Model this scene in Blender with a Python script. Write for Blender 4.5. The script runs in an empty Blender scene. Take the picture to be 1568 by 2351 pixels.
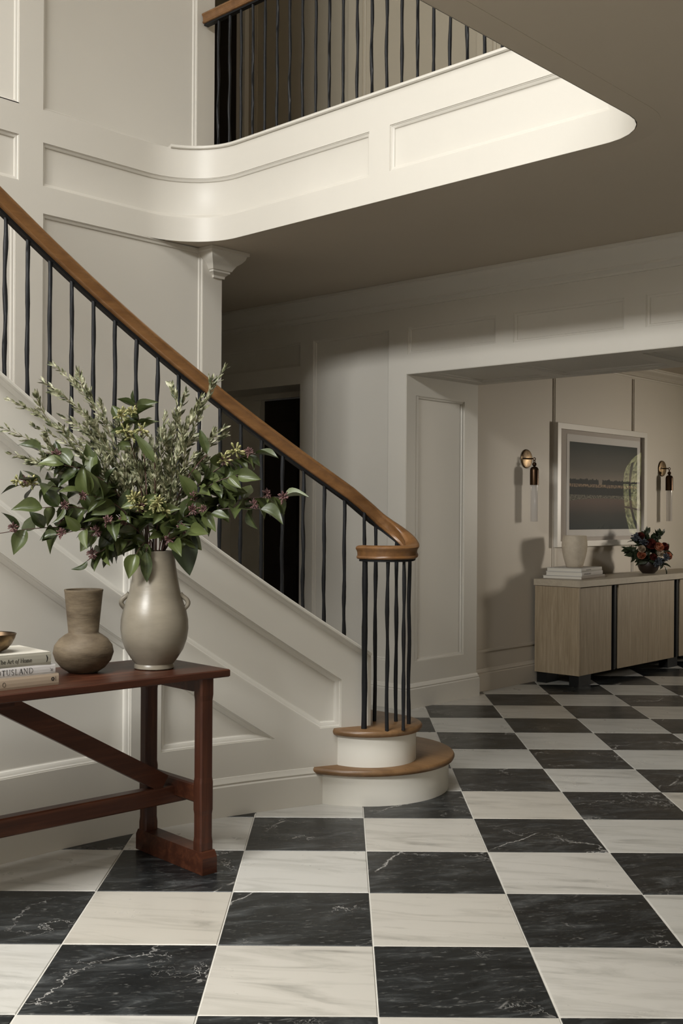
import bpy, math, random
from mathutils import Vector, Matrix, noise
from mathutils.geometry import tessellate_polygon

random.seed(7)
SC = bpy.context.scene
COL = SC.collection
R = math.radians

# ------------------------------------------------------------------ camera, light, exposure
TH = R(42.6)                       # heading of the camera between the two wall directions
SN, CS = math.sin(TH), math.cos(TH)
RIGHT = Vector((SN, -CS, 0)); FWD = Vector((CS, SN, 0)); UP = Vector((0, 0, 1))
EYE = 1.385
ROLL = 0.006
cam_d = bpy.data.cameras.new('camera')
cam = bpy.data.objects.new('camera', cam_d); COL.objects.link(cam)
cr = RIGHT * math.cos(ROLL) + UP * math.sin(ROLL)
cu = -RIGHT * math.sin(ROLL) + UP * math.cos(ROLL)
cam.matrix_world = Matrix(((cr.x, cu.x, -FWD.x, 0), (cr.y, cu.y, -FWD.y, 0), (cr.z, cu.z, -FWD.z, EYE), (0, 0, 0, 1)))
cam_d.sensor_fit = 'HORIZONTAL'; cam_d.sensor_width = 36.0
cam_d.lens = 36.0 * 2552.0 / 1568.0
cam_d.shift_y = 2.5 / 1568.0
cam_d.clip_start = 0.05; cam_d.clip_end = 100
SC.camera = cam

world = bpy.data.worlds.new('sky'); SC.world = world
world.use_nodes = True
bg = world.node_tree.nodes['Background']
bg.inputs[0].default_value = (0.86, 0.93, 1.0, 1); bg.inputs[1].default_value = 1.6

def area(name, loc, target, sx, sy, power, color):
    d = bpy.data.lights.new(name, 'AREA'); d.shape = 'RECTANGLE'; d.size = sx; d.size_y = sy
    d.energy = power; d.color = color
    o = bpy.data.objects.new(name, d); COL.objects.link(o)
    o.location = loc
    o.rotation_euler = (Vector(target) - Vector(loc)).to_track_quat('-Z', 'Y').to_euler()
    return o
# daylight through the tall landing window over the entrance, the glazed entrance doors and the next room's arched window
area('landing_window_daylight', (-4.12, 2.2, 5.30), (0.2, 3.0, 1.4), 3.0, 0.75, 650, (1.0, 0.995, 0.965))
sk = area('skylight_daylight', (0.7, 2.2, 6.72), (0.7, 2.2, 0.0), 3.4, 2.0, 140, (1.0, 0.99, 0.955))
sk.data.spread = R(115)
area('entrance_daylight', (-4.12, -0.1, 1.25), (3.0, 1.6, 0.6), 1.7, 2.0, 2.5, (1.0, 0.96, 0.89))
sl = area('side_room_daylight', (13.2, 1.12, 1.75), (9.1, 5.07, 1.45), 0.6, 0.8, 10, (1.0, 0.90, 0.77))
sl.data.spread = R(50)
sun_d = bpy.data.lights.new('sun', 'SUN'); sun_d.energy = 14.0; sun_d.angle = R(0.6); sun_d.color = (1.0, 0.94, 0.80)
sun = bpy.data.objects.new('sun', sun_d); COL.objects.link(sun); sun.location = (10, 20, 20)
sun.rotation_euler = Vector((-0.25, -1.0, -0.9)).to_track_quat('-Z', 'Y').to_euler()

SC.view_settings.view_transform = 'Standard'
SC.view_settings.look = 'None'
SC.view_settings.exposure = 0.05
SC.view_settings.gamma = 1.0
SC.view_settings.use_curve_mapping = False

# ------------------------------------------------------------------ helpers
def link(name, me, mat=None, parent=None):
    o = bpy.data.objects.new(name, me); COL.objects.link(o)
    if mat and me and not me.materials: me.materials.append(mat)
    if parent: o.parent = parent
    return o

def tag(o, label=None, cat=None, group=None, kind=None):
    if label: o['label'] = label
    if cat: o['category'] = cat
    if group: o['group'] = group
    if kind: o['kind'] = kind
    return o

def thing(name, label, cat, loc=(0, 0, 0), rz=0.0, group=None):
    o = bpy.data.objects.new(name, None); COL.objects.link(o)
    o.location = loc; o.rotation_euler = (0, 0, rz); o.empty_display_size = 0.1
    return tag(o, label, cat, group)

class MB:
    """collects shapes that belong to one part"""
    def __init__(s): s.v = []; s.f = []
    def add(s, vs, fs):
        k = len(s.v); s.v += [tuple(p) for p in vs]; s.f += [tuple(i + k for i in f) for f in fs]; return s
    def box(s, a, b, bev=0.0):
        x0, y0, z0 = a; x1, y1, z1 = b
        if bev <= 0:
            return s.add([(x0,y0,z0),(x1,y0,z0),(x1,y1,z0),(x0,y1,z0),(x0,y0,z1),(x1,y0,z1),(x1,y1,z1),(x0,y1,z1)],
                  [(0,3,2,1),(4,5,6,7),(0,1,5,4),(1,2,6,5),(2,3,7,6),(3,0,4,7)])
        c = bev
        def ring(z, k): return [(x0+k,y0+k,z),(x1-k,y0+k,z),(x1-k,y1-k,z),(x0+k,y1-k,z)]
        vs = ring(z0, c) + ring(z0+c, 0) + ring(z1-c, 0) + ring(z1, c)
        fs = [(3,2,1,0)] + [(r*4+i, r*4+(i+1)%4, r*4+4+(i+1)%4, r*4+4+i) for r in range(3) for i in range(4)] + [(12,13,14,15)]
        return s.add(vs, fs)
    def bar(s, p, q, w, h, up=(0, 0, 1)):
        p = Vector(p); q = Vector(q); d = (q - p).normalized(); u = Vector(up)
        a = d.cross(u).normalized() * (w / 2); b = a.cross(d).normalized() * (h / 2)
        return s.add([p-a-b, p+a-b, p+a+b, p-a+b, q-a-b, q+a-b, q+a+b, q-a+b],
                     [(0,1,2,3),(7,6,5,4),(0,4,5,1),(1,5,6,2),(2,6,7,3),(3,7,4,0)])
    def lathe(s, prof, n=32, c=(0, 0, 0), cap0=True, cap1=False):
        k = len(prof); vs = []
        for r, z in prof:
            for i in range(n):
                t = 2 * math.pi * i / n; vs.append((c[0]+r*math.cos(t), c[1]+r*math.sin(t), c[2]+z))
        fs = [(j*n+i, j*n+(i+1)%n, (j+1)*n+(i+1)%n, (j+1)*n+i) for j in range(k-1) for i in range(n)]
        if cap0: fs.append(tuple(reversed(range(n))))
        if cap1: fs.append(tuple((k-1)*n+i for i in range(n)))
        return s.add(vs, fs)
    def tube(s, pts, rad, n=6, caps=True):
        pts = [Vector(p) for p in pts]; vs = []; a = None
        for i, p in enumerate(pts):
            d = (pts[min(i+1, len(pts)-1)] - pts[max(i-1, 0)]).normalized()
            if a is None:
                a = d.cross(Vector((0.31, 0.17, 0.93)) if abs(d.z) < 0.9 else Vector((1, 0, 0))).normalized()
            else:
                a = (a - d * a.dot(d)).normalized()
            b = d.cross(a); r = rad[i] if isinstance(rad, (list, tuple)) else rad
            for k in range(n):
                t = 2 * math.pi * k / n; vs.append(p + a * (r * math.cos(t)) + b * (r * math.sin(t)))
        m = len(pts)
        fs = [(j*n+i, j*n+(i+1)%n, (j+1)*n+(i+1)%n, (j+1)*n+i) for j in range(m-1) for i in range(n)]
        if caps: fs += [tuple(reversed(range(n))), tuple((m-1)*n+i for i in range(n))]
        return s.add(vs, fs)
    def prism(s, poly, z0, z1):
        n = len(poly); vs = [(x, y, z0) for x, y in poly] + [(x, y, z1) for x, y in poly]
        fs = [(i, (i+1)%n, n+(i+1)%n, n+i) for i in range(n)]
        tr = tessellate_polygon([[Vector((x, y, 0)) for x, y in poly]])
        for t in tr:
            a, b, c = [Vector(poly[i]) for i in t]
            if (b-a).x*(c-a).y - (b-a).y*(c-a).x < 0: t = t[::-1]
            fs.append(tuple(n+i for i in t)); fs.append(tuple(reversed(t)))
        return s.add(vs, fs)
    def sweep(s, frames, prof, closed=True, caps=True):
        """frames: (origin, x axis, y axis); prof: list of (x, y)"""
        n = len(prof); vs = []
        for o, ax, ay in frames:
            for x, y in prof: vs.append(o + ax * x + ay * y)
        m = len(frames); e = n if closed else n - 1
        fs = [(j*n+i, j*n+(i+1)%n, (j+1)*n+(i+1)%n, (j+1)*n+i) for j in range(m-1) for i in range(e)]
        if caps and closed: fs += [tuple(reversed(range(n))), tuple((m-1)*n+i for i in range(n))]
        return s.add(vs, fs)
    def mesh(s, name, smooth=None, merge=False, recalc=True):
        me = bpy.data.meshes.new(name); me.from_pydata(s.v, [], s.f)
        if merge or smooth is not None:
            import bmesh
            bm = bmesh.new(); bm.from_mesh(me)
            if merge: bmesh.ops.remove_doubles(bm, verts=bm.verts, dist=1e-5)
            if recalc: bmesh.ops.recalc_face_normals(bm, faces=bm.faces)
            bm.to_mesh(me); bm.free()
        if smooth is not None:
            for p in me.polygons: p.use_smooth = True
            me.set_sharp_from_angle(angle=R(smooth))
        me.update(); return me
    def build(s, name, mat, parent=None, smooth=None, merge=False, recalc=True):
        return link(name, s.mesh(name, smooth, merge, recalc), mat, parent)

# ------------------------------------------------------------------ materials
def mat(name, col, rough=0.5, metal=0.0, spec=0.5):
    m = bpy.data.materials.new(name); m.use_nodes = True
    b = m.node_tree.nodes['Principled BSDF']
    b.inputs['Base Color'].default_value = (*col, 1); b.inputs['Roughness'].default_value = rough
    b.inputs['Metallic'].default_value = metal; b.inputs['Specular IOR Level'].default_value = spec
    return m
class NT:
    def __init__(s, m): s.t = m.node_tree; s.b = s.t.nodes['Principled BSDF']
    def n(s, kind, **kw):
        o = s.t.nodes.new(kind)
        for k, v in kw.items(): setattr(o, k, v)
        return o
    def l(s, a, b): s.t.links.new(a, b)
    def coords(s, scale=(1, 1, 1), rot=(0, 0, 0), rnd=False, out='Object'):
        tc = s.n('ShaderNodeTexCoord'); mp = s.n('ShaderNodeMapping')
        mp.inputs['Scale'].default_value = scale; mp.inputs['Rotation'].default_value = rot
        s.l(tc.outputs[out], mp.inputs['Vector'])
        if rnd:
            oi = s.n('ShaderNodeObjectInfo'); mu = s.n('ShaderNodeMath', operation='MULTIPLY'); mu.inputs[1].default_value = 57.0
            s.l(oi.outputs['Random'], mu.inputs[0])
            s.l(mu.outputs[0], mp.inputs['Location'])
        return mp.outputs[0]
    def noise(s, vec, scale, detail=4, rough=0.55, dist=0.0):
        o = s.n('ShaderNodeTexNoise'); o.inputs['Scale'].default_value = scale; o.inputs['Detail'].default_value = detail
        o.inputs['Roughness'].default_value = rough; o.inputs['Distortion'].default_value = dist
        s.l(vec, o.inputs['Vector']); return o.outputs[0]
    def ramp(s, fac, stops):
        o = s.n('ShaderNodeValToRGB'); e = o.color_ramp.elements
        while len(e) < len(stops): e.new(0.5)
        for i, (p, c) in enumerate(stops):
            e[i].position = p; e[i].color = (*c, 1) if len(c) == 3 else c
        s.l(fac, o.inputs[0]); return o.outputs[0]
    def mix(s, fac, a, b, blend='MIX'):
        o = s.n('ShaderNodeMix', data_type='RGBA', blend_type=blend)
        for val, i in ((fac, 0), (a, 6), (b, 7)):
            if hasattr(val, 'is_linked') or hasattr(val, 'links'): s.l(val, o.inputs[i])
            elif i == 0: o.inputs[0].default_value = val
            else: o.inputs[i].default_value = (*val, 1)
        return o.outputs[2]
    def bump(s, h, strength=0.2, dist=0.01):
        o = s.n('ShaderNodeBump'); o.inputs['Strength'].default_value = strength; o.inputs['Distance'].default_value = dist
        s.l(h, o.inputs['Height']); s.l(o.outputs[0], s.b.inputs['Normal'])
    def base(s, c): s.l(c, s.b.inputs['Base Color'])

def paint(name, col, rough=0.42):
    m = mat(name, col, rough, 0, 0.45); t = NT(m)
    n1 = t.noise(t.coords(), 2.0, 3)
    t.base(t.mix(n1, tuple(c * 0.97 for c in col), tuple(min(1, c * 1.03) for c in col)))
    t.bump(t.noise(t.coords(), 260, 2), 0.03, 0.002)
    return m
M = {}
M['wall'] = paint('warm_white_paint', (0.64, 0.61, 0.55))
M['riser'] = paint('riser_paint', (0.74, 0.715, 0.65), 0.36)
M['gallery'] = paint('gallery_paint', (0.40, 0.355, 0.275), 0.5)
M['entry'] = paint('bounce_cut_wall_paint', (0.30, 0.265, 0.21), 0.6)  # dark colour invented for the unseen walls, to cut bounced light
M['stair'] = paint('stair_paint', (0.62, 0.595, 0.54), 0.36)
M['ceiling'] = paint('ceiling_shadow_brown', (0.53, 0.465, 0.375), 0.7)  # brown of the shadows put into the ceiling colour
M['taupe'] = paint('side_room_paint', (0.53, 0.475, 0.40), 0.5)
M['grout'] = mat('grout', (0.56, 0.54, 0.49), 0.8)
M['iron'] = mat('blackened_iron', (0.011, 0.0115, 0.013), 0.45, 0.0, 0.22)
t = NT(M['iron']); t.bump(t.noise(t.coords((1, 1, 0.35)), 55, 3), 0.35, 0.004)

def wood(name, c0, c1, c2, axis, scale, rough, sp=0.5, stretch=0.06):
    m = mat(name, c1, rough, 0, sp); t = NT(m)
    sc = [scale] * 3; sc[axis] = scale * stretch
    v = t.coords(tuple(sc), (0, 0, 0), True)
    a = t.noise(v, 1.0, 6, 0.65, 0.6); b = t.noise(v, 5.0, 3, 0.6)
    c = t.ramp(a, [(0.28, c0), (0.5, c1), (0.74, c2)])
    t.base(t.mix(t.ramp(b, [(0.35, (0, 0, 0)), (0.75, (0.45, 0.45, 0.45))]), c, c0))
    t.bump(b, 0.08, 0.002)
    return m
M['oak'] = wood('oak_tread', (0.125, 0.066, 0.028), (0.185, 0.102, 0.045), (0.235, 0.135, 0.063), 1, 22, 0.36)
M['rail'] = wood('handrail_oak', (0.115, 0.052, 0.018), (0.18, 0.086, 0.031), (0.235, 0.12, 0.047), 0, 26, 0.30)
M['mahog'] = wood('mahogany', (0.026, 0.008, 0.0045), (0.050, 0.016, 0.008), (0.105, 0.036, 0.017), 0, 24, 0.38, 0.28)
M['mahog_v'] = wood('mahogany_upright', (0.026, 0.008, 0.0045), (0.050, 0.016, 0.008), (0.10, 0.034, 0.016), 2, 24, 0.4, 0.28)
M['cabinet'] = wood('grey_oak_veneer', (0.21, 0.16, 0.10), (0.30, 0.235, 0.155), (0.39, 0.315, 0.22), 2, 55, 0.5, 0.4, 0.05)
M['cab_top'] = wood('pale_travertine_top', (0.34, 0.29, 0.22), (0.40, 0.345, 0.265), (0.45, 0.39, 0.30), 0, 16, 0.45, 0.4, 0.3)
M['black'] = mat('black_lacquer', (0.007, 0.007, 0.007), 0.55, 0, 0.2)
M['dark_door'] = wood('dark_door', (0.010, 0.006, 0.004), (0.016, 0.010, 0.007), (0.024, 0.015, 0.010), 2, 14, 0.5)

def marble(name, black):
    m = mat(name, (0.7, 0.67, 0.62), 0.30, 0, 0.5); t = NT(m)
    if not black:
        v = t.coords((1, 1, 1), (0, 0, 0.16), True)
        mp = t.n('ShaderNodeMapping'); mp.inputs['Scale'].default_value = (2.0, 11.0, 2.0); t.l(v, mp.inputs['Vector'])
        st = t.noise(mp.outputs[0], 1.0, 7, 0.62, 1.1)
        cl = t.noise(v, 3.0, 4, 0.6)
        c = t.ramp(st, [(0.28, (0.285, 0.275, 0.25)), (0.40, (0.42, 0.405, 0.37)), (0.52, (0.50, 0.482, 0.445))])
        oi = t.n('ShaderNodeObjectInfo')
        tone = t.ramp(oi.outputs['Random'], [(0.0, (0.93, 0.90, 0.85)), (0.5, (1, 1, 1)), (1.0, (0.97, 0.99, 1.0))])
        c = t.mix(1.0, c, tone, 'MULTIPLY')
        c = t.mix(t.ramp(cl, [(0.5, (0, 0, 0)), (0.85, (0.5, 0.5, 0.5))]), c, (0.46, 0.44, 0.395))
        sp = t.noise(v, 42.0, 2, 0.5)
        c = t.mix(t.ramp(sp, [(0.73, (0, 0, 0)), (0.78, (0.8, 0.8, 0.8))]), c, (0.36, 0.34, 0.31))
        t.base(c)
        t.b.inputs['Roughness'].default_value = 0.30
    else:
        v = t.coords((1, 1, 1), (0, 0, -0.2), True)
        mp = t.n('ShaderNodeMapping'); mp.inputs['Scale'].default_value = (3.0, 9.0, 3.0); t.l(v, mp.inputs['Vector'])
        cl = t.noise(mp.outputs[0], 1.3, 8, 0.72, 0.8)
        c = t.ramp(cl, [(0.36, (0.0048, 0.0056, 0.006)), (0.50, (0.0115, 0.0130, 0.0136)), (0.60, (0.034, 0.037, 0.038)), (0.74, (0.12, 0.125, 0.124))])
        vo = t.n('ShaderNodeTexVoronoi', feature='DISTANCE_TO_EDGE'); vo.inputs['Scale'].default_value = 2.3
        di = t.noise(v, 5.0, 5, 0.7); ad = t.n('ShaderNodeVectorMath', operation='ADD')
        cb = t.n('ShaderNodeVectorMath', operation='SCALE'); cb.inputs['Scale'].default_value = 0.55
        cx = t.n('ShaderNodeCombineXYZ'); t.l(di, cx.inputs[0]); t.l(di, cx.inputs[1])
        t.l(cx.outputs[0], cb.inputs[0]); t.l(v, ad.inputs[0]); t.l(cb.outputs[0], ad.inputs[1]); t.l(ad.outputs[0], vo.inputs['Vector'])
        vein = t.ramp(vo.outputs['Distance'], [(0.0, (1, 1, 1)), (0.012, (0, 0, 0))])
        brk = t.ramp(t.noise(v, 3.1, 3, 0.6), [(0.49, (0, 0, 0)), (0.60, (1, 1, 1))])
        c = t.mix(t.mix(1.0, vein, brk, 'MULTIPLY'), c, (0.36, 0.35, 0.33))
        fl = t.noise(mp.outputs[0], 9.0, 3, 0.6)
        c = t.mix(t.ramp(fl, [(0.60, (0, 0, 0)), (0.72, (0.6, 0.6, 0.6))]), c, (0.15, 0.148, 0.14))
        t.base(c)
        t.b.inputs['Specular IOR Level'].default_value = 0.3
    rg = t.noise(t.coords((1, 1, 1), (0, 0, 0), True), 6.0, 5)
    mr = t.n('ShaderNodeMapRange'); mr.inputs[3].default_value = 0.2; mr.inputs[4].default_value = 0.42
    t.l(rg, mr.inputs[0]); t.l(mr.outputs[0], t.b.inputs['Roughness'])
    t.bump(t.noise(t.coords(), 7.0, 4), 0.05, 0.01)
    return m
M['marble_w'] = marble('white_marble', False)
M['marble_b'] = marble('black_marble', True)

# ------------------------------------------------------------------ panelled surfaces
PROF = [(0, 0), (0.0, 0.004), (0.004, 0.0045), (0.007, 0.008), (0.013, 0.010), (0.019, 0.0145), (0.021, 0.020), (0.024, 0.021)]
def inset(poly, o):
    n = len(poly); out = []
    for i in range(n):
        p0 = Vector(poly[i-1]); p1 = Vector(poly[i]); p2 = Vector(poly[(i+1) % n])
        d1 = (p1-p0).normalized(); d2 = (p2-p1).normalized()
        n1 = Vector((-d1.y, d1.x)); n2 = Vector((-d2.y, d2.x))
        a = p1 + n1 * o; b = p1 + n2 * o
        den = d1.x*d2.y - d1.y*d2.x
        if abs(den) < 1e-6: out.append(a); continue
        k = ((b-a).x*d2.y - (b-a).y*d2.x) / den
        out.append(a + d1 * k)
    return out
def span(poly, s):
    zs = []
    n = len(poly)
    for i in range(n):
        a = poly[i]; b = poly[(i+1) % n]
        if min(a[0], b[0]) - 1e-6 <= s <= max(a[0], b[0]) + 1e-6:
            if abs(a[0]-b[0]) < 1e-6: zs += [a[1], b[1]]
            else: zs.append(a[1] + (b[1]-a[1]) * (s-a[0]) / (b[0]-a[0]))
    return min(zs), max(zs)
def panelled(name, mapf, s0, s1, zlo, zhi, panels, mat_, parent=None, ds=None, back=0.0, pscale=1.0, smooth=None, fieldmat=None):
    """front face with real recessed, moulded panels; panels = convex counter-clockwise polygons in (s, z)"""
    f = lambda g, s: g(s) if callable(g) else g
    br = {s0, s1}
    for p in panels:
        for q in p: br.add(min(max(q[0], s0), s1))
    br = sorted(br)
    if ds:
        full = []
        for a, b in zip(br, br[1:]):
            k = max(1, int(math.ceil((b-a)/ds)))
            full += [a + (b-a)*i/k for i in range(k)]
        br = full + [br[-1]]
    mb = MB()
    for a, b in zip(br, br[1:]):
        if b - a < 1e-6: continue
        m = (a+b)/2
        act = sorted([p for p in panels if min(q[0] for q in p) < m < max(q[0] for q in p)], key=lambda p: span(p, m)[0])
        lo = (f(zlo, a), f(zlo, b))
        for p in act:
            sa = span(p, a); sb = span(p, b)
            mb.add([mapf(a, lo[0], 0), mapf(b, lo[1], 0), mapf(b, sb[0], 0), mapf(a, sa[0], 0)], [(0, 1, 2, 3)])
            lo = (sa[1], sb[1])
        mb.add([mapf(a, lo[0], 0), mapf(b, lo[1], 0), mapf(b, f(zhi, b), 0), mapf(a, f(zhi, a), 0)], [(0, 1, 2, 3)])
        if back:
            za, zb, ta, tb = f(zlo, a), f(zlo, b), f(zhi, a), f(zhi, b)
            mb.add([mapf(a, za, 0), mapf(b, zb, 0), mapf(b, tb, 0), mapf(a, ta, 0), mapf(a, za, back), mapf(b, zb, back), mapf(b, tb, back), mapf(a, ta, back)],
                   [(4, 7, 6, 5), (3, 2, 6, 7), (0, 4, 5, 1)])
    if back:
        for a in (br[0], br[-1]):
            mb.add([mapf(a, f(zlo, a), 0), mapf(a, f(zhi, a), 0), mapf(a, f(zhi, a), back), mapf(a, f(zlo, a), back)], [(0, 1, 2, 3)])
    wall = mb.build(name, mat_, parent, smooth, smooth is not None, False)
    for p in panels:
        pm = MB(); n = len(p); rings = []
        subs = []
        for i in range(n):
            L = abs(p[(i+1) % n][0] - p[i][0]); subs.append(max(1, int(math.ceil(L/ds))) if ds else 1)
        for o, d in PROF:
            q = inset(p, o*pscale); ring = []
            for i in range(n):
                a = q[i]; b = q[(i+1) % n]
                for k in range(subs[i]):
                    w = a + (b-a)*(k/subs[i]); ring.append(mapf(w.x, w.y, d*pscale))
            rings.append(ring)
        k = len(rings[0]); vs = [v for r in rings for v in r]
        pm.add(vs, [(j*k+i, j*k+(i+1) % k, (j+1)*k+(i+1) % k, (j+1)*k+i) for j in range(len(rings)-1) for i in range(k)])
        q = [tuple(w) for w in inset(p, PROF[-1][0]*pscale)]; d = PROF[-1][1]*pscale
        xs = sorted({w[0] for w in q})
        cols = []
        for a, b in zip(xs, xs[1:]):
            m = max(1, int(math.ceil((b-a)/ds))) if ds else 1
            cols += [a + (b-a)*i/m for i in range(m)]
        cols.append(xs[-1])
        for a, b in zip(cols, cols[1:]):
            sa = span(q, a); sb = span(q, b)
            pm.add([mapf(a, sa[0], d), mapf(b, sb[0], d), mapf(b, sb[1], d), mapf(a, sa[1], d)], [(0, 1, 2, 3)])
        pm.build('panel', fieldmat or mat_, wall, 28, True, False)
    return wall
def rect(s0, s1, z0, z1): return [(s0, z0), (s1, z0), (s1, z1), (s0, z1)]

def structure(o): o['kind'] = 'structure'; return o

BASEP = [(0, 0), (0.0185, 0), (0.0185, 0.135), (0.013, 0.142), (0.0155, 0.150), (0.011, 0.158), (0.008, 0.163), (0.004, 0.174), (0, 0.175)]
def run(path, prof, closed_path=False):
    """mitred moulding: path = plan points, room on the right-hand side of travel; prof = (out, z)"""
    mb = MB(); n = len(path); frames = []
    P = [Vector(p) for p in path]
    for i in range(n):
        a = (P[i]-P[i-1]).normalized() if i > 0 else None
        b = (P[i+1]-P[i]).normalized() if i < n-1 else None
        na = Vector((a.y, -a.x)) if a else None; nb = Vector((b.y, -b.x)) if b else None
        if na is None: m = nb
        elif nb is None: m = na
        else:
            m = (na+nb).normalized(); m = m / max(0.25, m.dot(na))
        frames.append((Vector((P[i].x, P[i].y, 0)), Vector((m.x, m.y, 0)), UP))
    return mb.sweep(frames, prof)

# ------------------------------------------------------------------ main dimensions (metres; x along the stair wall, y towards it)
H1 = 3.0            # hall ceiling
VB = 5.24           # wall behind the stair
UF = 6.08           # far wall of the hall
VJ = 4.975          # side of the cased opening
VS = 5.07           # side room wall with the sconces
UE, VW = -4.3, -2.6  # entrance wall, near side wall
TOP = 6.8           # ceiling over the landing
SIDE_H = 2.78       # side room ceiling
SIDE_V = 0.95       # side room window wall
SIDE_U = 20.0
CURB = 3.545

# ---- floor: slab and marble tiles
S = 0.49918; TOX, TOY = 0.7795, -7.1323
def tile_xy(c, r):
    a = (c-TOX)*S; b = (r-TOY)*S
    return RIGHT.x*a + FWD.x*b, RIGHT.y*a + FWD.y*b
fm = MB().box((UE-0.3, VW-0.3, -0.25), (SIDE_U+0.2, 8.4, -0.0035))
floor = structure(fm.build('floor', M['grout']))
def in_rooms(x, y):
    return (UE-0.5 < x < 6.5 and VW-0.5 < y < 8.6) or (6.0 < x < SIDE_U+0.3 and SIDE_V-0.5 < y < 5.6)
def visible(x, y):
    p = Vector((x, y, -EYE)); d = p.dot(FWD)
    if d < 1.0: return False
    px = 784 + 2552*p.dot(RIGHT)/d; py = 1178 + 2552*EYE/d
    return -260 < px < 1830 and py < 2750
g = 0.0022
TM = {}
for key in ('b', 'w'):
    mb = MB()
    h = S/2 - g; c = 0.0022
    mb.add([(-h+c,-h+c,0),(h-c,-h+c,0),(h-c,h-c,0),(-h+c,h-c,0),(-h,-h,-c),(h,-h,-c),(h,h,-c),(-h,h,-c),(-h,-h,-0.012),(h,-h,-0.012),(h,h,-0.012),(-h,h,-0.012)],
           [(0,1,2,3),(0,4,5,1),(1,5,6,2),(2,6,7,3),(3,7,4,0),(4,8,9,5),(5,9,10,6),(6,10,11,7),(7,11,8,4)])
    TM[key] = mb.mesh('marble_tile'); TM[key].materials.append(M['marble_'+key])
TROT = math.atan2(RIGHT.y, RIGHT.x)
near = []; rest = []
for r in range(-14, 34):
    for c_ in range(-22, 24):
        x, y = tile_xy(c_+0.5, r+0.5)
        if not in_rooms(x, y): continue
        (near if visible(x, y) else rest).append((x*CS + y*SN, x, y, (c_+r) % 2 == 0))
near.sort()
rest += near[298:]; near = near[:298]
for d, x, y, blk in near:
    o = bpy.data.objects.new('tile', TM['b' if blk else 'w']); COL.objects.link(o); o.parent = floor
    o.location = (x, y, random.uniform(-0.0008, 0.0)); o.rotation_euler = (0, 0, TROT + random.choice((0, math.pi)))
for blk in (True, False):
    mb = MB()
    for d, x, y, b in rest:
        if b != blk: continue
        h = S/2 - g
        q = [Vector((x, y, 0)) + RIGHT*a*h + FWD*b2*h for a, b2 in ((-1,-1),(1,-1),(1,1),(-1,1))]
        mb.add(q + [p - UP*0.01 for p in q], [(0,1,2,3),(0,4,5,1),(1,5,6,2),(2,6,7,3),(3,7,4,0)])
    o = mb.build('tile_field', M['marble_b' if blk else 'marble_w'], floor); o['kind'] = 'stuff'

# ---- ceiling / gallery floor with the rounded stair opening
def arc(cx, cy, r, a0, a1, n):
    return [(cx + r*math.cos(R(a0+(a1-a0)*i/n)), cy + r*math.sin(R(a0+(a1-a0)*i/n))) for i in range(n+1)]
FA = Vector((4.368, 4.90)); FB = Vector((4.315, 2.42))       # straight length of the gallery front
left_arc = arc(FA.x-0.36, VB-0.36, 0.36, 90, 0, 14)
right_arc = arc(FB.x-0.24, 2.185+0.24, 0.24, 0, -90, 12)
GE = 1.9  # unseen slab edge, cut back so window light reaches the stair
void_path = [(UE, VB)] + left_arc + right_arc + [(GE+0.2, 2.185)] + arc(GE+0.2, 2.185-0.2, 0.2, 90, 180, 8) + [(GE, VW)]
outer = [(GE+0.04, VW-0.2), (UF+0.1, VW-0.2), (UF+0.1, 8.4), (4.5, 8.4), (4.5, VB+0.02)]
cm = MB().prism(outer + [(x+0.04, y+0.01) for x, y in left_arc[3:]] + [(x+0.04, y-0.04) for x, y in right_arc] + [(GE+0.24, 2.145), (GE+0.04, 1.945)], H1+0.0, 3.30)
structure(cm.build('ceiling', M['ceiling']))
# upper ceiling over the whole landing
um = MB()
SK = (-1.05, 2.45, 1.15, 3.25)
for a_, b_ in (((UE-0.2, VW-0.2), (UF+0.3, SK[2])), ((UE-0.2, SK[3]), (UF+0.3, 8.4)), ((UE-0.2, SK[2]), (SK[0], SK[3])), ((SK[1], SK[2]), (UF+0.3, SK[3]))): um.box((*a_, TOP), (*b_, TOP+0.15))
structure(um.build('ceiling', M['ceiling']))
lm_ = MB()
for x in (SK[0], 0.12, 1.28, SK[1]): lm_.box((x-0.03, SK[2], TOP+0.02), (x+0.03, SK[3], TOP+0.10))
for y in (SK[2], 2.2, SK[3]): lm_.box((SK[0], y-0.03, TOP+0.02), (SK[1], y+0.03, TOP+0.10))
structure(lm_.build('window_4', M['wall']))

# ---- gallery front (fascia) following the opening
def path_map(pts, z_off=0.0):
    P = [Vector(p) for p in pts]; L = [0.0]
    for a, b in zip(P, P[1:]): L.append(L[-1] + (b-a).length)
    nrm = []
    for i in range(len(P)):
        d = Vector((0, 0))
        if i > 0: d += (P[i]-P[i-1]).normalized()
        if i < len(P)-1: d += (P[i+1]-P[i]).normalized()
        d.normalize(); nrm.append(Vector((-d.y, d.x)))      # away from the void
    def f(s, z, d):
        s = min(max(s, 0), L[-1])
        i = 0
        while i < len(L)-2 and s > L[i+1]: i += 1
        k = (s-L[i])/max(1e-9, L[i+1]-L[i])
        p = P[i].lerp(P[i+1], k); n = nrm[i].lerp(nrm[i+1], k).normalized()
        return (p.x + n.x*d, p.y + n.y*d, z)
    return f, L
fas, FL = path_map(void_path)
s_arc0 = FL[1]; s_arc1 = FL[15]; s_r0 = FL[16]; s_r1 = FL[28]
def s_u(u): return u - UE                                       # on the stair wall
def s_v(v): return s_arc1 + (FA.y - v) / (FA.y - FB.y) * (s_r0 - s_arc1)
pan = [rect(s_u(3.309), s_v(3.825), 3.135, 3.37), rect(s_v(3.68), s_r0 + 0.02, 3.135, 3.37), rect(s_u(0.9), s_u(3.163), 3.135, 3.378)]
seg = []
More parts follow.
